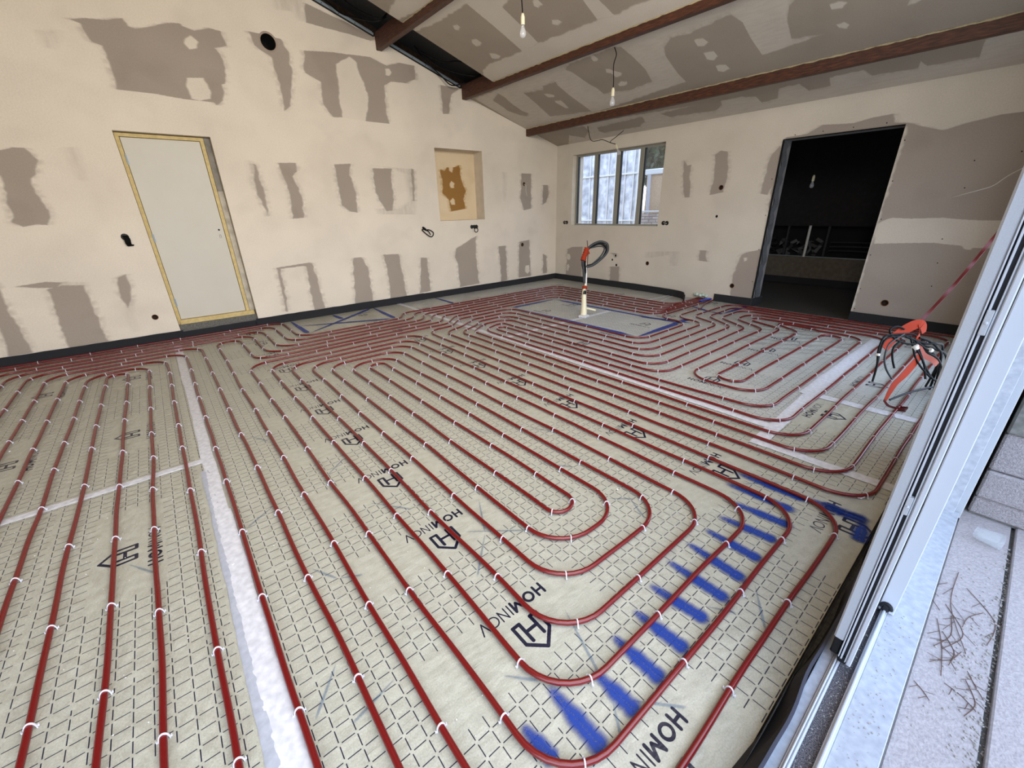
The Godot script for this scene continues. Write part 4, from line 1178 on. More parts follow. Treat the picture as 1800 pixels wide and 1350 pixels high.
	for z: float in bars:
		var mb := MB.new()
		mb.box(Vector3(-0.012, 1.6, z), Vector3(0.04, 3.2, 0.028), Basis.IDENTITY, 0.003)
		build(mb, "glazing_bar", M.white, g)
	for y: float in [0.08, 1.1, 2.125, 3.2]:
		var mb := MB.new()
		mb.box(Vector3(-0.02, y, -1.14), Vector3(0.04, 0.035, 2.66), Basis.IDENTITY, 0.003)
		build(mb, "rail", M.white, g)
	var pier := root("rendered_pier", Vector3(3.5, 0, 0.0))
	tag(pier, "sandy rendered pier with a pale coping outside the window", "pier")
	var pb := MB.new()
	pb.box(Vector3(0.2, 1.07, 0.15), Vector3(0.3, 2.14, 0.9), Basis.IDENTITY, 0.01)
	build(pb, "render", grainy(Color(0.70, 0.57, 0.44), Color(0.86, 0.74, 0.60), 0.03, 2.0, 0.95, 143), pier)
	pb = MB.new()
	pb.box(Vector3(0.2, 2.20, 0.15), Vector3(0.4, 0.13, 1.0), Basis.IDENTITY, 0.015)
	build(pb, "coping", M.white, pier)
	var dp := root("downpipe", Vector3(3.46, 0, -0.15))
	tag(dp, "weathered white downpipe fixed to the sandy pier outside", "pipe")
	pb = MB.new()
	pb.tube(PackedVector3Array([Vector3(0, 0.2, 0.02), Vector3(0, 1.2, 0.02), Vector3(0, 2.13, -0.02)]), 0.042, 12)
	build(pb, "pipe", grainy(Color(0.45, 0.45, 0.48), Color(0.95, 0.95, 0.96), 0.1, 8.0, 0.7, 145), dp)
	var par := root("brick_parapet", Vector3(3.2, 0, 0.0))
	tag(par, "low pale brick parapet in front of the sandy pier", "wall")
	for row in 9:
		for k in 6:
			var mb := MB.new()
			mb.box(Vector3(0, 0.66 + row * 0.068, -0.42 + k * 0.215 + (0.107 if row % 2 else 0.0)), Vector3(0.1, 0.058, 0.205), Basis.IDENTITY, 0.004)
			build(mb, "brick", [M.brick0, M.brick1][(row + k) % 2] if M.has("brick0") else brick_mat((row + k) % 2), par)
	pb = MB.new()
	pb.box(Vector3(0.01, 0.62, 0.1), Vector3(0.085, 1.24, 1.3))
	build(pb, "mortar", M.concrete, par)
	pb = MB.new()
	pb.box(Vector3(0, 1.285, 0.1), Vector3(0.14, 0.035, 1.35), Basis.IDENTITY, 0.006)
	build(pb, "parapet_cap", M.white, par)
	var tree := root("tree", Vector3(5.6, 0, -1.0))
	tag(tree, "dark green tree behind the pier, seen in the right window pane", "tree")
	pb = MB.new()
	pb.tube(curve(PackedVector3Array([Vector3(0, -0.1, 0), Vector3(0.05, 1.2, 0.02), Vector3(0, 2.4, 0.1), Vector3(0.1, 3.6, 0.0)]), 0.2), 0.09, 10)
	build(pb, "trunk", mat(Color(0.25, 0.19, 0.14), 0.9), tree)
	var lm := mat(Color(0.17, 0.22, 0.075), 0.6)
	lm.backlight = Color(0.1, 0.15, 0.04)
	pb = MB.new()
	for i in 16000:
		var q := Vector3(rng.randfn(), rng.randfn(), rng.randfn()).normalized() * pow(rng.randf(), 0.4)
		q = Vector3(q.x * 1.2, 3.4 + q.y * 1.5, q.z * 1.5)
		var a := Vector3(rng.randfn(), rng.randfn() - 0.5, rng.randfn()).normalized() * 0.17
		var b := a.cross(Vector3(rng.randfn(), rng.randfn(), rng.randfn())).normalized() * 0.045
		pb.quad(q, q + a * 0.5 - b, q + a, q + a * 0.5 + b)
	stuff(build(pb, "foliage", lm, tree))
	pb = MB.new()
	pb.box(Vector3(13.0, -0.15, 0.0), Vector3(20.0, 0.1, 40.0))
	struct(build(pb, "ground", M.concrete), "ground outside the window")

func brick_mat(i: int) -> Material:
	if not M.has("brick0"):
		M.brick0 = grainy(Color(0.74, 0.66, 0.60), Color(0.86, 0.79, 0.74), 0.05, 4.0, 0.95, 147)
		M.brick1 = grainy(Color(0.66, 0.57, 0.52), Color(0.80, 0.72, 0.67), 0.05, 4.0, 0.95, 148)
	return M["brick%d" % i]

# ------------------------------------------------------------------ door and window
func make_door() -> void:
	var d := root("door_1", Vector3(0, 0, 0))
	struct(d, "white flush door in a yellow softwood frame")
	var bx := func(x0: float, x1: float, y0: float, y1: float, z0: float, z1: float, m: Material, called: String, ch := 0.002) -> void:
		var mb := MB.new()
		mb.box(Vector3((x0 + x1) * .5, (y0 + y1) * .5, (z0 + z1) * .5), Vector3(x1 - x0, y1 - y0, z1 - z0), Basis.IDENTITY, ch)
		build(mb, called, m, d)
	bx.call(-6.582, -5.868, 0.225, 2.228, -0.13, -0.092, M.door_white, "leaf", 0.002)
	bx.call(-6.622, -6.586, 0.13, 2.268, -0.16, -0.080, M.pine, "jamb")
	bx.call(-5.864, -5.826, 0.13, 2.268, -0.16, -0.080, M.pine, "jamb")
	bx.call(-6.622, -5.826, 2.232, 2.268, -0.16, -0.078, M.pine, "head")
	bx.call(-6.60, -5.775, 0.165, 0.222, -0.17, -0.055, M.pine, "sill_board")
	bx.call(-6.624, -5.762, 0.0, 0.168, -0.24, -0.045, M.concrete_dark, "threshold", 0.006)
	bx.call(-5.825, -5.762, 0.22, 1.70, -0.2, -0.07, grainy(Color(0.62, 0.585, 0.52), Color(0.82, 0.785, 0.71), 0.012, 1.0, 0.95, 151), "filled_reveal", 0.006)
	bx.call(-5.825, -5.762, 1.70, 2.27, -0.2, -0.075, M.filler, "filled_reveal", 0.004)
	bx.call(-6.60, -5.80, 0.16, 2.25, -0.2, -0.14, M.dark, "stop", 0.0)
	for y: float in [2.01, 1.195, 0.44]:
		var mb := MB.new()
		mb.tube(PackedVector3Array([Vector3(-6.584, y - 0.05, -0.082), Vector3(-6.584, y + 0.05, -0.082)]), 0.008, 10)
		mb.box(Vector3(-6.580, y, -0.0905), Vector3(0.02, 0.085, 0.003))
		build(mb, "hinge", M.steel, d)
	var k := MB.new()
	k.lathe(PackedVector2Array([Vector2(0.0, 0.0), Vector2(0.011, 0.0006), Vector2(0.011, 0.0)]), Vector3(-5.918, 1.258, -0.0918), Basis(Vector3.RIGHT, PI / 2), 14)
	build(k, "handle_hole", M.dark, d)
	k = MB.new()
	for s: float in [-1.0, 1.0]:
		k.tube(PackedVector3Array([Vector3(-5.92 + s * 0.008, 1.16, -0.0915), Vector3(-5.92 + s * 0.008, 1.195, -0.0915)]), 0.0018, 6)
	k.tube(PackedVector3Array([Vector3(-5.928, 1.195, -0.0915), Vector3(-5.92, 1.202, -0.0915), Vector3(-5.912, 1.195, -0.0915)]), 0.0018, 6)
	build(k, "keyhole", M.gasket, d)

func make_window() -> void:
	var w := root("window_1", Vector3(0.1, 0, 0))
	struct(w, "grey-green aluminium window with four panes")
	var fm := mat(Color(0.56, 0.555, 0.51), 0.5)
	var bar := func(z0: float, z1: float, y0: float, y1: float, x0: float, x1: float, m: Material, called: String, ch := 0.003) -> void:
		var mb := MB.new()
		mb.box(Vector3((x0 + x1) * .5, (y0 + y1) * .5, (z0 + z1) * .5), Vector3(x1 - x0, y1 - y0, z1 - z0), Basis.IDENTITY, ch)
		build(mb, called, m, w)
	bar.call(0.426, 0.465, 1.09, 2.334, 0.0, 0.07, fm, "stile")
	bar.call(2.318, 2.378, 1.09, 2.334, 0.0, 0.07, fm, "stile")
	bar.call(0.465, 2.318, 2.30, 2.334, 0.0, 0.07, fm, "head")
	bar.call(0.465, 2.318, 1.09, 1.118, -0.02, 0.07, fm, "sill")
	bar.call(0.87, 0.95, 1.118, 2.30, 0.0, 0.06, fm, "mullion")
	bar.call(1.368, 1.455, 1.118, 2.30, 0.0, 0.06, fm, "mullion")
	bar.call(1.855, 1.938, 1.118, 2.30, 0.0, 0.06, fm, "mullion")
	for z: float in [0.467, 0.952, 1.457, 1.94]: bar.call(z, z + 0.010, 1.118, 2.30, 0.004, 0.05, M.rubber, "gasket", 0.0)
	for e: Array in [[0.465, 0.87], [0.95, 1.368], [1.455, 1.855], [1.938, 2.318]]:
		bar.call(e[0], e[1], 1.118, 2.30, 0.03, 0.036, M.glass, "pane", 0.0)
	var w2 := root("window_2", Vector3(0, 0, 6.56))
	struct(w2, "second glazed opening beside the sliding door")
	for e: Array in [[-3.35, -3.29, 0.1, 2.2], [-0.99, -0.95, 0.1, 2.2], [-3.29, -0.99, 2.14, 2.2], [-3.29, -0.99, 0.1, 0.18]]:
		var mb := MB.new()
		mb.box(Vector3((e[0] + e[1]) * .5, (e[2] + e[3]) * .5, 0), Vector3(e[1] - e[0], e[3] - e[2], 0.06), Basis.IDENTITY, 0.003)
		build(mb, "frame", M.alu, w2)
	var w3 := root("window_3", Vector3(0, 0, 6.56))
	struct(w3, "glazed gable light above the sliding door")
	for e: Array in [[-6.6, -6.55, 2.47, 3.47], [-3.85, -3.80, 2.47, 3.47], [-5.23, -5.17, 2.52, 3.42], [-6.55, -3.85, 3.42, 3.47], [-6.55, -3.85, 2.47, 2.52]]:
		var mb := MB.new()
		mb.box(Vector3((e[0] + e[1]) * .5, (e[2] + e[3]) * .5, 0), Vector3(e[1] - e[0], e[3] - e[2], 0.06), Basis.IDENTITY, 0.003)
		build(mb, "frame", M.alu, w3)

# ------------------------------------------------------------------ heating pipes and clips
func make_pipes() -> void:
	var runs := [
		["red heating pipe looping up and down the left side of the room", "0.06,3.37 -1.2,3.37 -1.2,1.22 -3.74,1.215 -3.92,1.50 -5.95,1.53 -5.95,0.50 -8.03,0.52 -8.03,6.2 -6.65,6.2 -6.65,0.82 -7.73,0.82 -7.73,5.9 -6.97,5.9 -6.97,1.09 -7.43,1.10 -7.43,5.6 -7.28,5.6 -7.28,1.21 -7.13,1.22 -7.11,5.75 -7.58,5.75 -7.58,0.97 -6.82,0.95 -6.81,6.05 -7.88,6.05 -7.88,0.66 -6.50,0.66 -6.475,6.34 -8.18,6.34 -8.18,0.38 -5.81,0.35 -5.81,1.38 -3.98,1.365 -3.80,1.06 -1.05,1.07 -1.05,3.335 0.06,3.335"],
		["outermost red heating pipe running closest along the long wall", "0.06,3.30 -0.89,3.30 -0.89,0.91 -3.86,0.905 -4.06,1.20 -5.65,1.205 -5.65,0.2 -9.0,0.22 -9.0,6.3 -9.15,6.3 -9.15,0.085 -5.51,0.05 -5.51,1.06 -4.16,1.06 -4.0,0.78 -0.74,0.77 -0.74,3.27 0.06,3.27"],
		["red heating pipe coiled in nested loops in the middle of the floor", "0.06,3.405 -1.36,3.405 -1.36,1.37 -3.66,1.37 -3.84,1.65 -5.8,1.69 -6.1,1.67 -6.1,0.65 -6.34,0.65 -6.34,6.34 -4.40,6.34 -4.40,1.96 -6.04,1.98 -6.04,6.05 -4.69,6.05 -4.69,2.265 -5.74,2.265 -5.74,5.75 -5.0,5.75 -5.0,2.55 -5.45,2.56 -5.45,5.44 -5.28,5.43 -5.30,2.69 -5.14,2.68 -5.14,5.60 -5.60,5.60 -5.60,2.41 -4.85,2.41 -4.85,5.90 -5.89,5.90 -5.90,2.13 -4.555,2.12 -4.54,6.20 -6.19,6.20 -6.20,1.83 -5.0,1.79 -3.84,1.80 -3.56,1.52 -1.51,1.52 -1.51,3.45 0.06,3.44"],
		["red heating pipe filling the right side of the room around the island outline", "0.06,3.475 -0.5,3.52 -1.58,3.53 -1.61,3.99 -2.65,3.99 -2.65,1.69 -3.58,1.69 -3.86,1.95 -4.25,1.95 -4.25,6.38 -0.15,6.38 -0.15,3.84 -1.22,3.84 -1.42,4.275 -2.97,4.275 -2.97,2.0 -3.48,2.0 -3.62,2.14 -3.95,2.29 -3.95,6.09 -0.43,6.09 -0.43,4.14 -1.07,4.14 -1.35,4.585 -3.29,4.585 -3.29,2.31 -3.4,2.31 -3.68,2.40 -3.67,5.80 -0.74,5.80 -0.74,4.45 -0.92,4.45 -1.1,4.89 -3.27,4.89 -3.27,5.48 -1.02,5.48 -1.02,5.28 -3.13,5.28 -3.13,5.07 -1.1,5.07 -0.92,4.78 -0.84,4.78 -0.84,5.05 -0.90,5.2 -0.90,5.64 -3.50,5.64 -3.55,4.8 -3.55,2.45 -3.40,2.45 -3.42,4.74 -1.25,4.74 -1.0,4.31 -0.58,4.31 -0.58,5.94 -3.82,5.94 -3.82,2.37 -3.5,2.165 -3.12,2.165 -3.13,4.43 -1.4,4.43 -1.1,3.985 -0.28,3.985 -0.28,6.24 -4.10,6.24 -4.10,2.16 -3.80,2.06 -3.45,1.85 -2.80,1.85 -2.82,4.13 -1.47,4.13 -1.42,3.69 -0.75,3.69 -0.42,3.58 0.06,3.52"]]
	var clips: Array = []
	var rng := RandomNumberGenerator.new()
	rng.seed = 33
	for i in runs.size():
		var path := pipe_path(ways(runs[i][1]), 0.20, 201 + i)
		var mb := MB.new()
		mb.tube(path, 0.0098, 10)
		var o := root("heating_pipe")
		tag(o, runs[i][0], "pipe", "underfloor heating pipes")
		build(mb, "tube", M.pipe, o)
		# clips every so often, closer together on the bends
		var since := 0.2
		var want := 0.4
		for k in range(1, path.size() - 1):
			var t := (path[k + 1] - path[k]).normalized()
			var t0 := (path[k] - path[k - 1]).normalized()
			since += path[k].distance_to(path[k - 1])
			if t.dot(t0) < 0.996: since += 0.035
			if since > want and path[k].x < -0.45:
				since = 0.0
				want = rng.randf_range(0.36, 0.56)
				clips.append([path[k], t])
	var eye := Vector3(-6.619, 1.40, 6.555)
	clips.sort_custom(func(a: Array, b: Array) -> bool: return (a[0] as Vector3).distance_squared_to(eye) < (b[0] as Vector3).distance_squared_to(eye))
	var shown: Array = []
	var rest: Array = []
	var cb := Basis.from_euler(Vector3(deg_to_rad(-22.786), deg_to_rad(-39.067), deg_to_rad(-1.4755)), EULER_ORDER_YXZ)
	for c: Array in clips:
		var q: Vector3 = cb.inverse() * ((c[0] as Vector3) - eye)
		var inside: bool = q.z < -0.1 and absf(q.x / -q.z) < 1.24 and absf(q.y / -q.z) < 0.93
		if inside and shown.size() < 300: shown.append(c)
		elif (c[0] as Vector3).x > -8.4: rest.append(c)
	var cm := clip_mesh(M.clip)
	for c: Array in shown:
		var o := put(cm, "pipe_clip")
		var t: Vector3 = c[1]
		o.transform = Transform3D(Basis(Vector3.UP, atan2(t.x, t.z) + rng.randf_range(-0.12, 0.12)), Vector3(c[0].x, c[0].y - 0.0165, c[0].z))
		tag(o, "white plastic clip holding a red heating pipe to the foil floor", "clip", "white pipe clips on the heating pipes")
	var mm := MultiMesh.new()
	mm.transform_format = MultiMesh.TRANSFORM_3D
	mm.mesh = cm
	mm.instance_count = rest.size()
	for i in rest.size():
		var t: Vector3 = rest[i][1]
		mm.set_instance_transform(i, Transform3D(Basis(Vector3.UP, atan2(t.x, t.z)), Vector3(rest[i][0].x, rest[i][0].y - 0.0165, rest[i][0].z)))
	var mi := MultiMeshInstance3D.new()
	mi.name = "distant_pipe_clips"
	mi.multimesh = mm
	add_child(mi, true)
	stuff(mi)
	tag(mi, "the many smaller white clips on the pipes towards the far walls", "clips")
	# a clip that missed its pipe
	var lo := put(cm, "loose_clip")
	lo.transform = Transform3D(Basis(Vector3.UP, 0.6) * Basis(Vector3.RIGHT, 1.4), Vector3(-4.18, 0.008, 6.33))
	tag(lo, "grey-white loose clip lying on bare foil near the sliding door", "clip")

# ------------------------------------------------------------------ tape over the panel joints
func tape(x0: float, z0: float, x1: float, z1: float, w: float, label: String, seed_: int, y := 0.0042, m2: Material = null) -> void:
	var a := Vector2(x0, z0); var b := Vector2(x1, z1)
	var d := (b - a).normalized(); var s := d.orthogonal()
	var l := a.distance_to(b)
	var f := noise(seed_, 2.0, 2); var g := noise(seed_ + 1, 11.0, 2)
	var mb := MB.new()
	var m := int(l / 0.02)
	var cols := 9
	for i in m + 1:
		var t := l * i / m
		for k in cols:
			var c := float(k) / (cols - 1) - 0.5
			var q := a + d * t + s * (c * w + 0.006 * f.get_noise_1d(t) + (0.002 * g.get_noise_1d(t * 5.0 + 40.0 * signf(c)) if absf(c) > 0.49 else 0.0))
			var y2 := y + 0.0013 * g.get_noise_2d(t * 2.4, c * 0.35) + 0.0011 * g.get_noise_2d(t * 6.0, c * 2.0)
			if absf(c) > 0.49: y2 = y - 0.002
			mb.vert(Vector3(q.x, y2, q.y), Vector3.UP, Vector2(t, c))
	for i in m:
		for k in cols - 1:
			var p := i * cols + k
			mb.tri_ix(p, p + cols, p + cols + 1); mb.tri_ix(p, p + cols + 1, p + 1)
	for i in m + 1:
		for k in cols:
			var at := i * cols + k
			var px := mb.v[mini(i + 1, m) * cols + k] - mb.v[maxi(i - 1, 0) * cols + k]
			var pz := mb.v[i * cols + mini(k + 1, cols - 1)] - mb.v[i * cols + maxi(k - 1, 0)]
			var nn := px.cross(pz).normalized()
			mb.n[at] = nn if nn.y > 0 else -nn
	var o := root("seam_tape")
	tag(o, label, "tape", "white tape over the panel seams")
	build(mb, "strip", m2 if m2 else M.tape, o)

func make_tapes() -> void:
	tape(-6.700, 0.35, -6.705, 1.95, 0.072, "far half of the long white seam tape, from the door threshold", 301)
	tape(-6.700, 1.90, -6.705, 4.30, 0.066, "long white seam tape between left and middle floor panels, middle length", 303, 0.0047)
	tape(-6.703, 4.26, -6.690, 6.44, 0.074, "wide crinkled white seam tape at the bottom of the picture", 305, 0.0052)
	tape(-6.728, 3.75, -6.738, 6.44, 0.05, "greyer under-layer of seam tape showing along its left edge", 327, 0.0038, grainy(Color(0.60, 0.615, 0.65), Color(0.70, 0.715, 0.75), 0.03, 1.5, 0.4, 26))
	tape(-10.3, 3.63, -6.73, 3.605, 0.062, "white cross tape joining the long seam tape at the left", 307)
	tape(-3.70, 0.0, -3.70, 2.85, 0.075, "faint white tape running from the long wall to the nested loops", 309)
	tape(-3.69, 2.80, -3.70, 5.80, 0.085, "white tape slanting across the middle between two coils of pipe", 311, 0.0047)
	tape(-3.66, 2.815, -1.72, 2.815, 0.075, "white cross tape running under the loops to the standing conduit", 313)
	tape(-0.75, 2.77, -0.03, 2.80, 0.05, "short white tape near the loose end of the foam strip", 315)
	tape(-4.02, 5.775, -2.85, 5.735, 0.085, "white tape ending at the corner near the sliding door", 317, 0.0050)
	tape(-2.95, 5.73, -0.80, 5.74, 0.13, "broad white tape under the hanging orange ribbon", 319, 0.0055)
	tape(-2.915, 5.76, -2.90, 6.43, 0.085, "white tape at the edge of the bright panel by the sliding door", 321, 0.0046)
	tape(-3.975, 5.74, -3.955, 6.43, 0.075, "greyish white tape reaching the foot of the sliding door", 323, 0.0046)
	tape(-0.95, 3.02, -0.05, 2.86, 0.02, "thin white strip lying beside the curled foam end", 325)

# ------------------------------------------------------------------ foam edge strips
func strip_thing(p: PackedVector3Array, h: float, label: String, th := 0.009) -> Node3D:
	var o := root("edge_strip")
	tag(o, label, "foam strip", "dark foam edge strips round the floor")
	var mb := MB.new()
	mb.band(p, h, th)
	build(mb, "foam", M.foam, o)
	var top := PackedVector3Array()
	for q in p: top.append(q + Vector3(0, h * 0.5 + 0.0008, 0))
	var e := MB.new()
	e.band(top, 0.0016, th * 0.9)
	build(e, "cut_edge", M.foam_edge, o)
	return o

func wavy(a: Vector3, b: Vector3, amp: float, seed_: int) -> PackedVector3Array:
	var out := PackedVector3Array()
	var f := noise(seed_, 1.3, 2)
	var m := maxi(2, int(a.distance_to(b) / 0.08))
	var s := (b - a).cross(Vector3.UP).normalized()
	for i in m + 1:
		var t := float(i) / m
		out.append(a.lerp(b, t) + s * amp * f.get_noise_1d(t * a.distance_to(b)) + Vector3(0, 0.004 * f.get_noise_1d(t * 9.0 + 30.0), 0))
	return out

func make_strips() -> void:
	strip_thing(wavy(Vector3(-9.3, 0.055, 0.012), Vector3(-6.60, 0.052, 0.012), 0.004, 331), 0.11, "dark foam edge strip along the wall left of the white door")
	strip_thing(wavy(Vector3(-6.60, 0.042, 0.004), Vector3(-5.79, 0.048, -0.018), 0.012, 333), 0.088, "dark foam edge strip in front of the door threshold")
	strip_thing(wavy(Vector3(-5.79, 0.055, 0.012), Vector3(-3.22, 0.055, 0.014), 0.004, 335), 0.11, "dark foam edge strip along the wall from the door towards the corner")
	strip_thing(wavy(Vector3(-3.24, 0.052, 0.012), Vector3(-0.012, 0.055, 0.012), 0.004, 337), 0.105, "dark foam edge strip under the niche up to the corner")
	var curl := wavy(Vector3(-0.012, 0.055, 0.005), Vector3(-0.03, 0.055, 2.05), 0.004, 339)
	for q in curve(PackedVector3Array([Vector3(-0.04, 0.055, 2.2), Vector3(-0.07, 0.055, 2.5), Vector3(-0.10, 0.055, 2.82), Vector3(-0.15, 0.055, 3.02), Vector3(-0.24, 0.055, 3.14), Vector3(-0.33, 0.055, 3.19), Vector3(-0.37, 0.052, 3.23)]), 0.03): curl.append(q)
	strip_thing(curl, 0.11, "dark foam edge strip under the window, its loose end curling into the room")
	var pier := wavy(Vector3(-0.012, 0.055, 3.52), Vector3(-0.012, 0.055, 4.06), 0.002, 341)
	pier.append(Vector3(0.0, 0.055, 4.085)); pier.append(Vector3(0.14, 0.055, 4.10)); pier.append(Vector3(0.30, 0.055, 4.10))
	strip_thing(pier, 0.115, "short dark foam edge strip turning into the doorway")
	strip_thing(wavy(Vector3(-0.012, 0.055, 5.27), Vector3(-0.012, 0.055, 6.44), 0.003, 343), 0.115, "dark foam edge strip right of the doorway, behind the hanging cables")
	# the strip slumped against the door sill, wide face up
	var o := root("edge_strip")
	tag(o, "dark foam edge strip slumped against the sliding door sill", "foam strip", "dark foam edge strips round the floor")
	var mb := MB.new()
	var f := noise(345, 2.2, 2)
	var rows: Array = []
	for i in 76:
		var x := -6.9 + i * 0.036
		var k := clampf((-5.2 - x) / 0.9, 0.0, 1.0)
		var w := 0.028 * f.get_noise_1d(x)
		rows.append([Vector3(x, 0.003, 6.462 - 0.055 * k + w * 0.5), Vector3(x, 0.06, 6.470 - 0.03 * k + w), Vector3(x, 0.112 + 0.006 * f.get_noise_1d(x * 3.0), 6.476 + w * 0.4 + 0.004 * k)])
	var up := MB.new()
	for i in rows.size() - 1:
		for k in 2: mb.quad(rows[i][k], rows[i + 1][k], rows[i + 1][k + 1], rows[i][k + 1])
		var th := Vector3(0, -0.001, 0.008)
		up.quad(rows[i][2], rows[i + 1][2], rows[i + 1][2] + th, rows[i][2] + th)
		for k in 2: mb.quad(rows[i][k + 1] + th, rows[i + 1][k + 1] + th, rows[i + 1][k] + th, rows[i][k] + th)
	build(mb, "foam", M.foam, o)
	build(up, "cut_edge", M.foam_edge, o)

# ------------------------------------------------------------------ sockets, holes and cables on the walls
func cup(at: Vector3, towards: Vector3, r: float, rim: Material, label: String, called := "wall_box", depth := 0.045, inner: Material = null) -> Node3D:
	var o := root(called, at)
	tag(o, label, "wall box" if called == "wall_box" else "hole")
	var bs := Basis(Quaternion(Vector3.UP, towards))
	var mb := MB.new()
	mb.lathe(PackedVector2Array([Vector2(0, -depth), Vector2(r * 0.97, -depth), Vector2(r * 0.97, -0.001)]), Vector3.ZERO, bs, 20)
	build(mb, "cup", inner if inner else M.dark, o)
	mb = MB.new()
	mb.lathe(PackedVector2Array([Vector2(r * 0.86, -0.004), Vector2(r * 0.88, 0.001), Vector2(r * 1.05, 0.0012), Vector2(r * 1.08, 0.0)]), Vector3.ZERO, bs, 20)
	build(mb, "rim", rim, o)
	return o

func make_fittings() -> void:
	var F := Vector3.BACK
	var G := Vector3.LEFT
	var amber := mat(Color(0.42, 0.24, 0.09), 0.7)
	var amber_in := mat(Color(0.16, 0.085, 0.03), 0.8)
	cup(Vector3(-4.91, 3.32, 0), F, 0.095, M.board, "round black vent hole high on the long wall", "vent_hole", 0.28)
	cup(Vector3(-6.82, 0.31, 0), F, 0.030, amber, "brown socket hole low on the wall left of the white door", "wall_box", 0.045, amber_in)
	cup(Vector3(-0.88, 1.85, 0), F, 0.030, amber, "socket hole with a dangling wire right of the niche", "wall_box", 0.045, amber_in)
	cup(Vector3(-0.94, 0.76, 0), F, 0.034, amber, "socket hole in a bare board patch below and right of the niche", "wall_box", 0.045, amber_in)
	var names := ["brown socket hole in a bare patch high between window and doorway", "small round hole under the bare patch between window and doorway", "uppermost of three small pipe holes by the cable stand", "middle of three small pipe holes by the cable stand", "lowest of three small pipe holes by the cable stand", "brown socket hole in the plaster under the window's right end", "brown socket hole low beside the doorway's left edge", "large brown socket hole low on the grey board right of the doorway"]
	for i in HOLES_RIGHT.size():
		var h: Vector3 = HOLES_RIGHT[i]
		var small := h.z < 0.03
		cup(Vector3(0, h.y, h.x), G, h.z, M.plaster if small else amber, names[i], "pipe_hole" if small else "wall_box", 0.045, M.dark if small else amber_in)
	# black double boxes either side of the window
	for e: Array in [[0.273, "black double socket box at the left foot of the window"], [2.52, "black double socket box at the right foot of the window"]]:
		var o := root("socket_box", Vector3(0, 1.142, e[0]))
		tag(o, e[1], "wall box", "black double boxes by the window")
		for s: float in [-1.0, 1.0]:
			var mb := MB.new()
			mb.lathe(PackedVector2Array([Vector2(0.0, 0.003), Vector2(0.022, 0.003), Vector2(0.026, 0.008), Vector2(0.032, 0.008), Vector2(0.033, 0.0)]), Vector3(0, 0, s * 0.031), Basis(Quaternion(Vector3.UP, Vector3.LEFT)), 18)
			build(mb, "box", M.rubber, o)
		var wv := MB.new()
		wv.tube(curve(PackedVector3Array([Vector3(-0.004, 0.01, -0.03), Vector3(-0.018, 0.0, 0.0), Vector3(-0.006, -0.006, 0.034)]), 0.006), 0.0035, 6)
		build(wv, "wire", M.white, o)
	# black junction box with bundled leads by the white door
	var j := root("junction_box", Vector3(-6.825, 1.19, 0))
	tag(j, "black junction box with bundled leads on the wall left of the white door", "junction box")
	var mb2 := MB.new()
	mb2.lathe(PackedVector2Array([Vector2(0, 0.012), Vector2(0.03, 0.012), Vector2(0.034, 0.006), Vector2(0.036, 0.0)]), Vector3(-0.003, 0.035, 0), Basis(Vector3.RIGHT, PI / 2), 18)
	build(mb2, "box", mat(Color(0.035, 0.06, 0.055), 0.5), j)
	mb2 = MB.new()
	for k in 4:
		mb2.tube(curve(PackedVector3Array([Vector3(-0.02 + k * 0.012, 0.05, 0.012), Vector3(-0.012 + k * 0.014, 0.01, 0.035), Vector3(-0.01 + k * 0.012, -0.035, 0.032), Vector3(0.0 + k * 0.012, -0.058, 0.016), Vector3(0.02 + k * 0.009, -0.05, 0.01)]), 0.01), 0.0075, 8)
	build(mb2, "lead", M.cable, j)
	# cable loop under the niche
	var l := root("cable_loop", Vector3(-3.05, 1.1, 0))
	tag(l, "black cable looped out of the wall below the left of the niche", "cable")
	mb2 = MB.new()
	var lp := PackedVector3Array()
	for q in points("-0.05,0.065 -0.03,0.03 0.04,0.03 0.11,-0.01 0.11,-0.05 0.075,-0.08 0.02,-0.06 -0.075,0.02 -0.07,0.045 0.02,0.01 0.058,-0.048"): lp.append(Vector3(q.x, q.y, 0.03))
	lp[0].z = 0.0
	mb2.tube(curve(lp, 0.008), 0.008, 8)
	build(mb2, "cable", M.cable, l)
	mb2 = MB.new()
	mb2.tube(curve(PackedVector3Array([Vector3(-0.055, 0.07, 0.0), Vector3(-0.045, 0.055, 0.03), Vector3(-0.02, 0.035, 0.03)]), 0.01), 0.016, 10)
	build(mb2, "sleeve", M.cable, l)
	var bx := root("junction_box", Vector3(-2.08, 1.14, 0))
	tag(bx, "black wall box with a ring of cable under the niche's right end", "junction box")
	mb2 = MB.new()
	for s: float in [-1.0, 0.0, 1.0]:
		mb2.lathe(PackedVector2Array([Vector2(0, 0.012), Vector2(0.028, 0.012), Vector2(0.033, 0.0)]), Vector3(s * 0.05, 0.0, 0), Basis(Vector3.RIGHT, PI / 2), 16)
	mb2.box(Vector3(0, 0, 0.006), Vector3(0.12, 0.05, 0.014), Basis.IDENTITY, 0.003)
	build(mb2, "box", M.rubber, bx)
	mb2 = MB.new()
	var rg := PackedVector3Array()
	for i in 22: rg.append(Vector3(0.03 + 0.038 * cos(TAU * i / 20.0 + 1.2), -0.055 + 0.038 * sin(TAU * i / 20.0 + 1.2), 0.018))
	mb2.tube(rg, 0.0065, 8)
	build(mb2, "cable", M.cable, bx)
	mb2 = MB.new()
	mb2.tube(curve(PackedVector3Array([Vector3(-0.03, -0.02, 0.012), Vector3(-0.045, -0.06, 0.02), Vector3(-0.03, -0.09, 0.014)]), 0.01), 0.004, 6)
	build(mb2, "wire", M.white, bx)
	var dw := root("loose_wire", Vector3(-0.88, 1.85, 0.0))
	tag(dw, "thin pale wire dangling from the socket hole right of the niche", "wire")
	mb2 = MB.new()
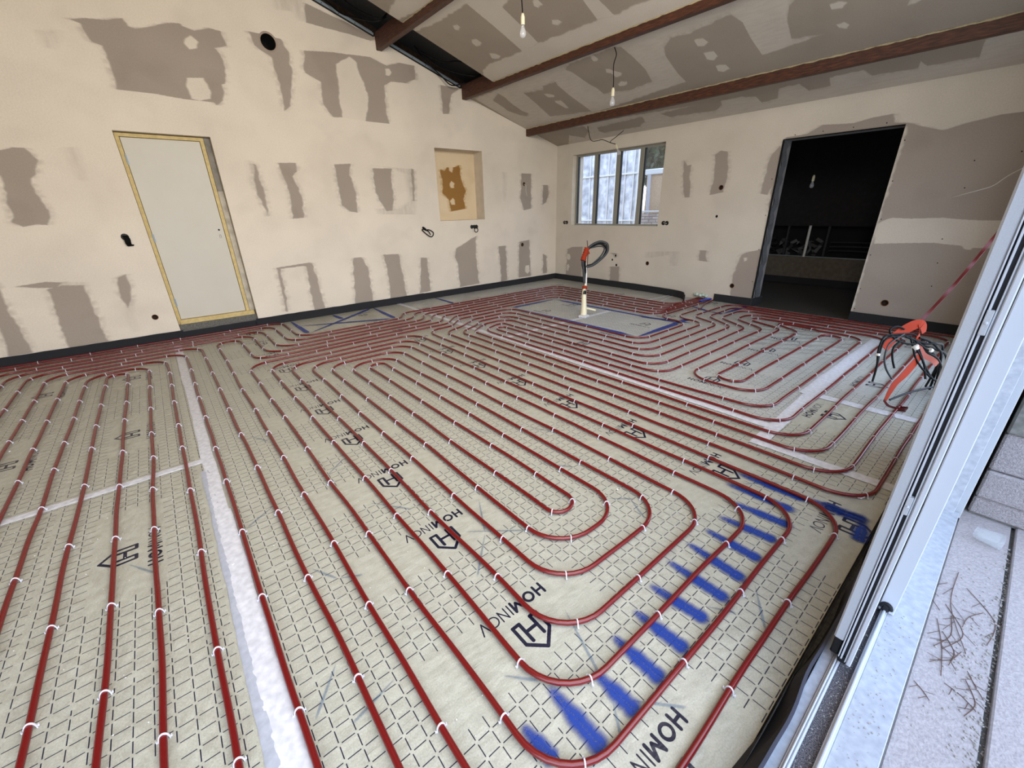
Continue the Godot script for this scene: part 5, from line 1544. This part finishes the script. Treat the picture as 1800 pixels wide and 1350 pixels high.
	mb2.tube(curve(PackedVector3Array([Vector3(0, 0, -0.01), Vector3(0.02, -0.03, 0.03), Vector3(0.03, -0.12, 0.02), Vector3(0.06, -0.2, 0.015)]), 0.01), 0.0035, 6)
	build(mb2, "wire", M.white, dw)
	# white lead hanging across the grey board on the right
	var ww := root("loose_wire")
	tag(ww, "long white wire sagging in front of the grey board on the right", "wire")
	mb2 = MB.new()
	mb2.tube(curve(PackedVector3Array([Vector3(-0.01, 1.41, 5.83), Vector3(-0.10, 1.44, 5.92), Vector3(-0.15, 1.475, 6.03), Vector3(-0.15, 1.51, 6.11), Vector3(-0.12, 1.60, 6.19), Vector3(-0.08, 1.69, 6.31), Vector3(-0.05, 1.78, 6.44)]), 0.02), 0.0035, 6)
	build(mb2, "wire", M.white, ww)
	# foam and rags stuffed round the manifold opening
	var rng := RandomNumberGenerator.new()
	rng.seed = 91
	for i in 5:
		var o := root("foam_lump", Vector3(-0.05, 0.03, 3.22 + i * 0.045))
		tag(o, "white foam lump at the wall where the red pipes enter", "foam", "white foam lumps at the pipe entry")
		mb2 = MB.new()
		var prof := PackedVector2Array()
		for k in 9:
			var a := -PI / 2 + PI * k / 8.0
			prof.append(Vector2(maxf(0.0, cos(a)) * rng.randf_range(0.02, 0.035), sin(a) * 0.025 + 0.02))
		mb2.lathe(prof, Vector3(rng.randf_range(-0.02, 0.02), 0.02 + 0.01 * (i % 2), 0), Basis(Vector3(1, 0.3, 0.4).normalized(), rng.randf()), 10)
		build(mb2, "lump", grainy(Color(0.62, 0.72, 0.64), Color(0.86, 0.90, 0.86), 0.1, 10.0, 0.8, 93), o)
	var bt := root("blue_wedge", Vector3(-0.17, 0.03, 3.47))
	tag(bt, "bright blue wedge pushed in over the red pipes by the wall", "wedge")
	mb2 = MB.new()
	mb2.box(Vector3(0, 0.006, 0), Vector3(0.26, 0.014, 0.045), Basis(Vector3.UP, -0.12), 0.003)
	build(mb2, "wedge", mat(Color(0.10, 0.30, 0.80), 0.5), bt)
	# metal track and cables in the open strip above the long wall
	var tr := root("metal_track")
	tag(tr, "perforated metal track along the top of the long wall", "track")
	mb2 = MB.new()
	for e: Array in [[-5.2, -3.56], [-3.44, -2.20]]:
		var a := Vector3(e[0], ceil_y(e[0] + 1e-4) + 0.088, -0.02); var b := Vector3(e[1], ceil_y(e[1]) + 0.088, -0.02)
		mb2.band(PackedVector3Array([a, b]), 0.034, 0.045)
		mb2.band(PackedVector3Array([a + Vector3(0, 0.03, -0.02), b + Vector3(0, 0.03, -0.02)]), 0.03, 0.004)
	build(mb2, "track", M.steel, tr)
	mb2 = MB.new()
	for e: Array in [[-5.2, -3.56], [-3.44, -2.20]]:
		var a := Vector3(e[0], ceil_y(e[0] + 1e-4) + 0.066, 0.004); var b := Vector3(e[1], ceil_y(e[1]) + 0.066, 0.004)
		mb2.band(PackedVector3Array([a, b]), 0.016, 0.012)
	build(mb2, "shadow_gap_seal", M.rubber, tr)
	mb2 = MB.new()
	for i in 14:
		var x := -5.0 + i * 0.2
		if absf(x + 3.5) < 0.1: continue
		mb2.lathe(PackedVector2Array([Vector2(0.006, 0), Vector2(0.006, 0.001), Vector2(0, 0.001)]), Vector3(x, ceil_y(x) + 0.09, 0.0027), Basis(Vector3.RIGHT, PI / 2), 8)
	stuff(build(mb2, "slots", M.dark, tr))
	var sets := ["-4.45,4.05,0.02 -4.159,3.86,0.039 -4.048,3.703,0.213 -3.885,3.633,0.384 -3.735,3.60,0.532 -3.62,3.66,0.55", "-4.25,4.02,0.2 -4.0,3.80,0.30 -3.85,3.69,0.42 -3.70,3.63,0.55 -3.60,3.70,0.56", "-2.95,3.62,0.0 -2.83,3.45,0.06 -2.606,3.289,0.10 -2.455,3.18,0.142 -2.306,3.199,0.258 -2.2,3.24,0.25", "-2.98,3.60,0.05 -2.80,3.45,0.12 -2.609,3.311,0.305 -2.353,3.226,0.559 -2.2,3.27,0.60", "-2.973,3.52,0.15 -2.726,3.385,0.352 -2.556,3.387,0.488 -2.4,3.36,0.60"]
	var lab := ["lower black cable in the open ceiling strip at the picture's top edge", "upper black cable in the open ceiling strip at the picture's top edge", "black cable drooping lowest over the metal track between two beams", "black cable crossing the open strip towards the middle beam", "short black cable high in the open strip near the middle beam"]
	for i in sets.size():
		var p := PackedVector3Array()
		for s in (sets[i] as String).split(" "):
			var c := s.split(",")
			p.append(Vector3(float(c[0]), float(c[1]), float(c[2])))
		var o := root("ceiling_cable")
		tag(o, lab[i], "cable", "black cables in the open ceiling strip")
		mb2 = MB.new()
		mb2.tube(curve(p, 0.03), 0.009, 8)
		build(mb2, "cable", M.cable, o)

func path3(s: String) -> PackedVector3Array:
	var p := PackedVector3Array()
	for w in s.split(" ", false):
		var c := w.split(",")
		p.append(Vector3(float(c[0]), float(c[1]), float(c[2])))
	return p

# ------------------------------------------------------------------ cable stand in the corner and the bunch tied with orange ribbon
func make_conduits() -> void:
	var base := Vector3(-2.2, 0, 2.76)
	var o := root("conduit_stand", base)
	tag(o, "coiled grey conduits rising from the floor, bound with orange tape", "conduit")
	var move := func(s: String) -> PackedVector3Array:
		var p := path3(s)
		for i in p.size(): p[i] -= base
		return p
	var parts := [["conduit", "-2.20,0.30,2.74 -2.13,0.427,2.692 -2.095,0.56,2.64 -2.075,0.70,2.58 -2.02,0.828,2.568 -1.93,0.917,2.594 -1.827,0.964,2.651 -1.765,0.951,2.708 -1.749,0.912,2.742 -1.777,0.834,2.761 -1.868,0.746,2.736 -1.977,0.671,2.688 -2.06,0.647,2.633", 0.017, M.cable_grey],
		["conduit", "-2.19,0.30,2.75 -2.125,0.427,2.699 -2.074,0.595,2.649 -2.052,0.712,2.604 -2.004,0.841,2.573 -1.906,0.916,2.612 -1.823,0.94,2.667 -1.778,0.906,2.722 -1.784,0.847,2.748 -1.853,0.758,2.741 -1.962,0.683,2.693 -2.051,0.66,2.634", 0.015, M.cable],
		["conduit", "-2.18,0.30,2.74 -2.107,0.596,2.632 -2.05,0.75,2.58 -1.97,0.87,2.582 -1.87,0.935,2.63 -1.79,0.93,2.69 -1.765,0.87,2.75 -1.82,0.79,2.75 -1.92,0.71,2.715 -2.03,0.655,2.65", 0.014, M.cable_grey],
		["conduit", "-2.047,0.653,2.64 -1.998,0.671,2.67 -1.871,0.772,2.719 -1.802,0.861,2.727 -1.802,0.90,2.706 -1.854,0.908,2.659 -1.935,0.891,2.602", 0.010, M.cable_grey],
		["conduit", "-2.17,0.32,2.74 -2.12,0.45,2.70 -2.065,0.62,2.645 -2.05,0.70,2.61", 0.012, M.white]]
	for q: Array in parts:
		var mb := MB.new()
		mb.tube(curve(move.call(q[1]), 0.02), q[2], 10)
		build(mb, q[0], q[3], o)
	var mb2 := MB.new()
	mb2.tube(move.call("-2.21,0.20,2.755 -2.095,0.504,2.682 -1.99,0.84,2.60 -1.95,0.983,2.54"), 0.006, 8)
	build(mb2, "iron_rod", grainy(Color(0.26, 0.19, 0.15), Color(0.40, 0.30, 0.24), 0.1, 9.0, 0.7, 401), o)
	mb2 = MB.new()
	var sl := curve(move.call("-2.262,0.0,2.80 -2.235,0.12,2.78 -2.19,0.27,2.735 -2.13,0.43,2.69"), 0.03)
	var rr := PackedFloat32Array()
	for i in sl.size(): rr.append(lerpf(0.056, 0.026, sqrt(float(i) / (sl.size() - 1))))
	mb2.tube(sl, 0.03, 12, rr)
	build(mb2, "sleeve", M.cream, o)
	mb2 = MB.new()
	mb2.tube(curve(move.call("-2.25,0.10,2.79 -2.21,0.118,2.80 -2.16,0.105,2.84 -2.11,0.088,2.885"), 0.02), 0.014, 8)
	build(mb2, "stub", M.cream, o)
	mb2 = MB.new()
	var ot := PackedVector3Array()
	var orr := PackedFloat32Array()
	for i in 15:
		var t := i / 14.0
		ot.append(Vector3(lerpf(-2.075, -1.985, t), lerpf(0.73, 0.885, t), lerpf(2.585, 2.572, t)) - base)
		orr.append(0.034 + 0.006 * sin(i * 2.3))
	mb2.tube(ot, 0.034, 12, orr)
	mb2.band(move.call("-1.99,0.87,2.56 -1.95,0.85,2.55 -1.93,0.80,2.56"), 0.05, 0.002, Vector3(0.4, 1, 0))
	build(mb2, "orange_tape", M.orange, o)
	mb2 = MB.new()
	mb2.tube(move.call("-2.163,0.365,2.716 -2.148,0.40,2.703"), 0.034, 10)
	build(mb2, "orange_band", M.orange, o)
	mb2 = MB.new()
	mb2.box(Vector3(-2.27, 0.02, 2.81) - base, Vector3(0.13, 0.04, 0.12), Basis(Vector3.UP, 0.3), 0.015)
	build(mb2, "tape_foot", M.tape, o)
	# bunch of black cables by the sliding door
	var b := root("cable_bunch", Vector3(-2.72, 0, 6.2))
	tag(b, "bunch of black cables hung up with orange ribbon by the sliding door", "cables")
	var at := Vector3(-2.72, 0, 6.2)
	var mv := func(s: String) -> PackedVector3Array:
		var p := path3(s)
		for i in p.size(): p[i] -= at
		return p
	var cs := ["-2.66,0.50,6.23 -2.708,0.479,6.216 -2.769,0.481,6.165 -2.821,0.512,6.106 -2.836,0.561,6.067 -2.817,0.585,6.07 -2.782,0.591,6.095 -2.755,0.573,6.127",
		"-2.70,0.53,6.19 -2.73,0.543,6.162 -2.834,0.539,6.081 -2.879,0.523,6.052 -2.931,0.442,6.054 -2.967,0.345,6.078 -3.021,0.244,6.089", "-2.735,0.529,6.167 -2.833,0.527,6.088 -2.881,0.504,6.062 -2.925,0.437,6.063 -2.962,0.355,6.076 -3.012,0.258,6.088",
		"-2.763,0.544,6.136 -2.858,0.484,6.091 -2.892,0.436,6.089 -2.918,0.373,6.102 -2.923,0.314,6.13 -2.911,0.255,6.172", "-2.782,0.506,6.141 -2.845,0.459,6.116 -2.87,0.391,6.131 -2.879,0.325,6.16",
		"-2.735,0.529,6.167 -2.742,0.446,6.206 -2.747,0.387,6.234 -2.732,0.323,6.28 -2.704,0.263,6.335", "-2.728,0.494,6.191 -2.723,0.426,6.232 -2.713,0.347,6.283 -2.733,0.25,6.319", "-2.714,0.513,6.192 -2.713,0.406,6.251 -2.712,0.337,6.289 -2.695,0.253,6.348 -2.673,0.243,6.371",
		"-2.76,0.525,6.148 -2.667,0.478,6.249 -2.607,0.476,6.299 -2.45,0.40,6.33 -2.2,0.02,6.33", "-2.689,0.517,6.21 -2.643,0.492,6.261 -2.614,0.452,6.307 -2.5,0.36,6.34 -2.25,0.02,6.36", "-2.712,0.494,6.204 -2.677,0.444,6.26 -2.60,0.40,6.30 -2.42,0.28,6.33 -2.15,0.02,6.30", "-2.70,0.50,6.20 -2.66,0.46,6.25 -2.58,0.43,6.30 -2.40,0.34,6.36 -2.10,0.03,6.38", "-2.71,0.48,6.21 -2.66,0.42,6.27 -2.56,0.36,6.33 -2.35,0.22,6.36 -2.05,0.02,6.34"]
	for i in cs.size():
		var mb := MB.new()
		mb.tube(curve(mv.call(cs[i]), 0.02), 0.0066 if i < 8 else 0.0075, 8)
		build(mb, "cable", M.cable if i != 3 else M.cable_grey, b)
	mb2 = MB.new()
	mb2.tube(curve(mv.call("-2.765,0.055,6.182 -2.633,0.103,6.263 -2.494,0.135,6.358"), 0.03), 0.007, 8)
	build(mb2, "cable", M.cable_grey, b)
	var rib := func(s: String, w: float, up: Vector3, m: Material, called: String, taper := 1.0) -> void:
		var p := curve(mv.call(s), 0.02)
		var g := MB.new()
		var ups := PackedVector3Array()
		for i in p.size(): ups.append(up.rotated(Vector3.UP, 0.5 * sin(i * 0.4)))
		g.band(p, w, 0.0025, up, ups)
		build(g, called, m, b)
	rib.call("-2.90,0.455,6.075 -2.84,0.505,6.09 -2.76,0.555,6.12 -2.69,0.60,6.165 -2.655,0.60,6.20 -2.65,0.545,6.22", 0.062, Vector3(0.35, 0.9, -0.3), M.orange, "orange_tape")
	rib.call("-2.66,0.60,6.19 -2.68,0.52,6.205 -2.71,0.465,6.21", 0.045, Vector3(1, 0.1, 0.4), M.orange, "orange_tape")
	mb2 = MB.new()
	var leaf := curve(mv.call("-2.71,0.465,6.22 -2.735,0.41,6.235 -2.812,0.33,6.212 -2.87,0.275,6.195 -2.918,0.231,6.179 -2.96,0.17,6.175 -2.995,0.121,6.177"), 0.02)
	for i in leaf.size() - 1:
		var wa := 0.008 + 0.055 * sin(PI * clampf(float(i) / (leaf.size() - 1) * 0.8 + 0.12, 0.0, 1.0))
		var wb := 0.008 + 0.055 * sin(PI * clampf(float(i + 1) / (leaf.size() - 1) * 0.8 + 0.12, 0.0, 1.0))
		var off := Vector3(0.75, -0.25, 0.55)
		var th := Vector3(-0.001, 0.001, 0.0015)
		mb2.quad(leaf[i], leaf[i + 1], leaf[i + 1] + off * wb, leaf[i] + off * wa)
		mb2.quad(leaf[i] + off * wa - th, leaf[i + 1] + off * wb - th, leaf[i + 1] - th, leaf[i] - th)
	build(mb2, "orange_tape", M.orange, b)
	rib.call("-2.711,0.469,6.219 -2.696,0.405,6.265 -2.658,0.37,6.316 -2.60,0.33,6.34", 0.034, Vector3(0.3, 1, 0.2), mat(Color(0.60, 0.26, 0.18), 0.5), "orange_tape")
	rib.call("-2.995,0.125,6.177 -2.93,0.07,6.20 -2.83,0.03,6.235 -2.78,0.014,6.27 -2.74,0.016,6.25", 0.016, Vector3(0.3, 1, 0.3), M.ribbon, "ribbon")
	rib.call("-2.668,0.605,6.177 -2.497,0.763,6.233 -2.322,0.929,6.285 -2.065,1.188,6.354 -1.80,1.45,6.43", 0.020, Vector3(0.5, 0.5, -0.6), M.ribbon, "ribbon")
	mb2 = MB.new()
	var ln := PackedVector3Array()
	for i in 12: ln.append(Vector3(-2.775 + 0.03 * cos(i * 1.1), 0.018 + 0.012 * sin(i * 1.9), 6.262 + 0.03 * sin(i * 1.1)) - at)
	mb2.band(ln, 0.012, 0.002, Vector3(0.2, 1, 0.2))
	build(mb2, "ribbon_end", M.ribbon, b)
	for k in 3:
		mb2 = MB.new()
		mb2.tube(mv.call(["-2.735,0.47,6.205 -2.728,0.445,6.216", "-2.935,0.42,6.057 -2.94,0.405,6.06", "-2.66,0.44,6.28 -2.645,0.43,6.29"][k]), 0.02 if k == 0 else 0.014, 10)
		build(mb2, "tape_band", M.white, b)

# ------------------------------------------------------------------ bare bulbs on leads
func lamp(at: Vector3, lead: Array, label: String, tilt := Vector3.UP) -> void:
	var o := root("light_bulb", at)
	tag(o, label, "bulb", "bare unlit bulbs on leads")
	var bs := Basis(Quaternion(Vector3.UP, tilt))
	var mb := MB.new()
	for p: PackedVector3Array in lead:
		var q := PackedVector3Array()
		for v in p: q.append(v - at)
		mb.tube(curve(q, 0.02), 0.0052, 8)
	build(mb, "lead", M.cable, o)
	mb = MB.new()
	mb.lathe(PackedVector2Array([Vector2(0.019, 0.0), Vector2(0.019, 0.06), Vector2(0.014, 0.075), Vector2(0.012, 0.085), Vector2(0.0, 0.087)]), Vector3.ZERO, bs, 16)
	build(mb, "holder", M.cream, o)
	mb = MB.new()
	mb.lathe(PackedVector2Array([Vector2(0.0, -0.098), Vector2(0.016, -0.095), Vector2(0.027, -0.083), Vector2(0.031, -0.066), Vector2(0.028, -0.045), Vector2(0.019, -0.022), Vector2(0.0135, -0.006), Vector2(0.0135, 0.004)]), Vector3.ZERO, bs, 20)
	build(mb, "glass", M.bulb, o)

func make_lamps() -> void:
	lamp(Vector3(-3.42, 2.985, 2.91), [PackedVector3Array([Vector3(-3.43, 3.50, 2.91), Vector3(-3.435, 3.3, 2.905), Vector3(-3.42, 3.06, 2.91)])], "bare bulb hanging highest, between the two upper beams")
	lamp(Vector3(-2.0, 2.60, 2.875), [PackedVector3Array([Vector3(-2.0, 3.07, 2.86), Vector3(-1.985, 3.0, 2.88), Vector3(-2.01, 2.9, 2.87), Vector3(-2.0, 2.75, 2.875), Vector3(-2.0, 2.68, 2.875)])], "bare bulb hanging below the middle beam")
	var t := Vector3(-0.012, 0.9, -0.45).normalized()
	lamp(Vector3(-0.245, 2.29, 1.645), [path3("-0.485,2.66,1.183 -0.498,2.483,1.254 -0.477,2.432,1.299 -0.40,2.44,1.36 -0.35,2.45,1.40 -0.30,2.39,1.54 -0.25,2.37,1.60"), path3("-0.13,2.565,1.65 -0.20,2.52,1.64 -0.253,2.475,1.61 -0.33,2.40,1.55 -0.26,2.368,1.60")], "bare bulb on two tangled leads in front of the window", t)
	lamp(Vector3(1.50, 1.70, 4.05), [PackedVector3Array([Vector3(1.5, 2.5, 4.0), Vector3(1.5, 2.2, 4.01), Vector3(1.5, 1.78, 4.05)])], "bare bulb hanging in the dark room beyond the doorway")

func make_debris() -> void:
	var rng := RandomNumberGenerator.new()
	rng.seed = 505
	var mb := MB.new()
	mb.box(Vector3.ZERO, Vector3(1, 0.5, 0.8), Basis.IDENTITY, 0.15)
	var mm := MultiMesh.new()
	mm.transform_format = MultiMesh.TRANSFORM_3D
	mm.mesh = mb.mesh(M.white)
	mm.instance_count = 520
	for i in 520:
		var p := Vector2(rng.randf_range(-8.0, -4.2), rng.randf_range(1.5, 6.35))
		if i > 180: p = Vector2(-7.0 + rng.randfn(0, 0.9), 4.0 + rng.randfn(0, 1.1))
		var s := rng.randf_range(0.002, 0.005)
		if i % 90 == 0: s = 0.012
		mm.set_instance_transform(i, Transform3D(Basis(Vector3.UP, rng.randf() * TAU) * Basis.from_scale(Vector3.ONE * s), Vector3(p.x, 0.004, p.y)))
	var mi := MultiMeshInstance3D.new()
	mi.name = "crumbs"
	mi.multimesh = mm
	add_child(mi, true)
	stuff(mi)
	tag(mi, "white insulation crumbs scattered over the foil floor", "crumbs")
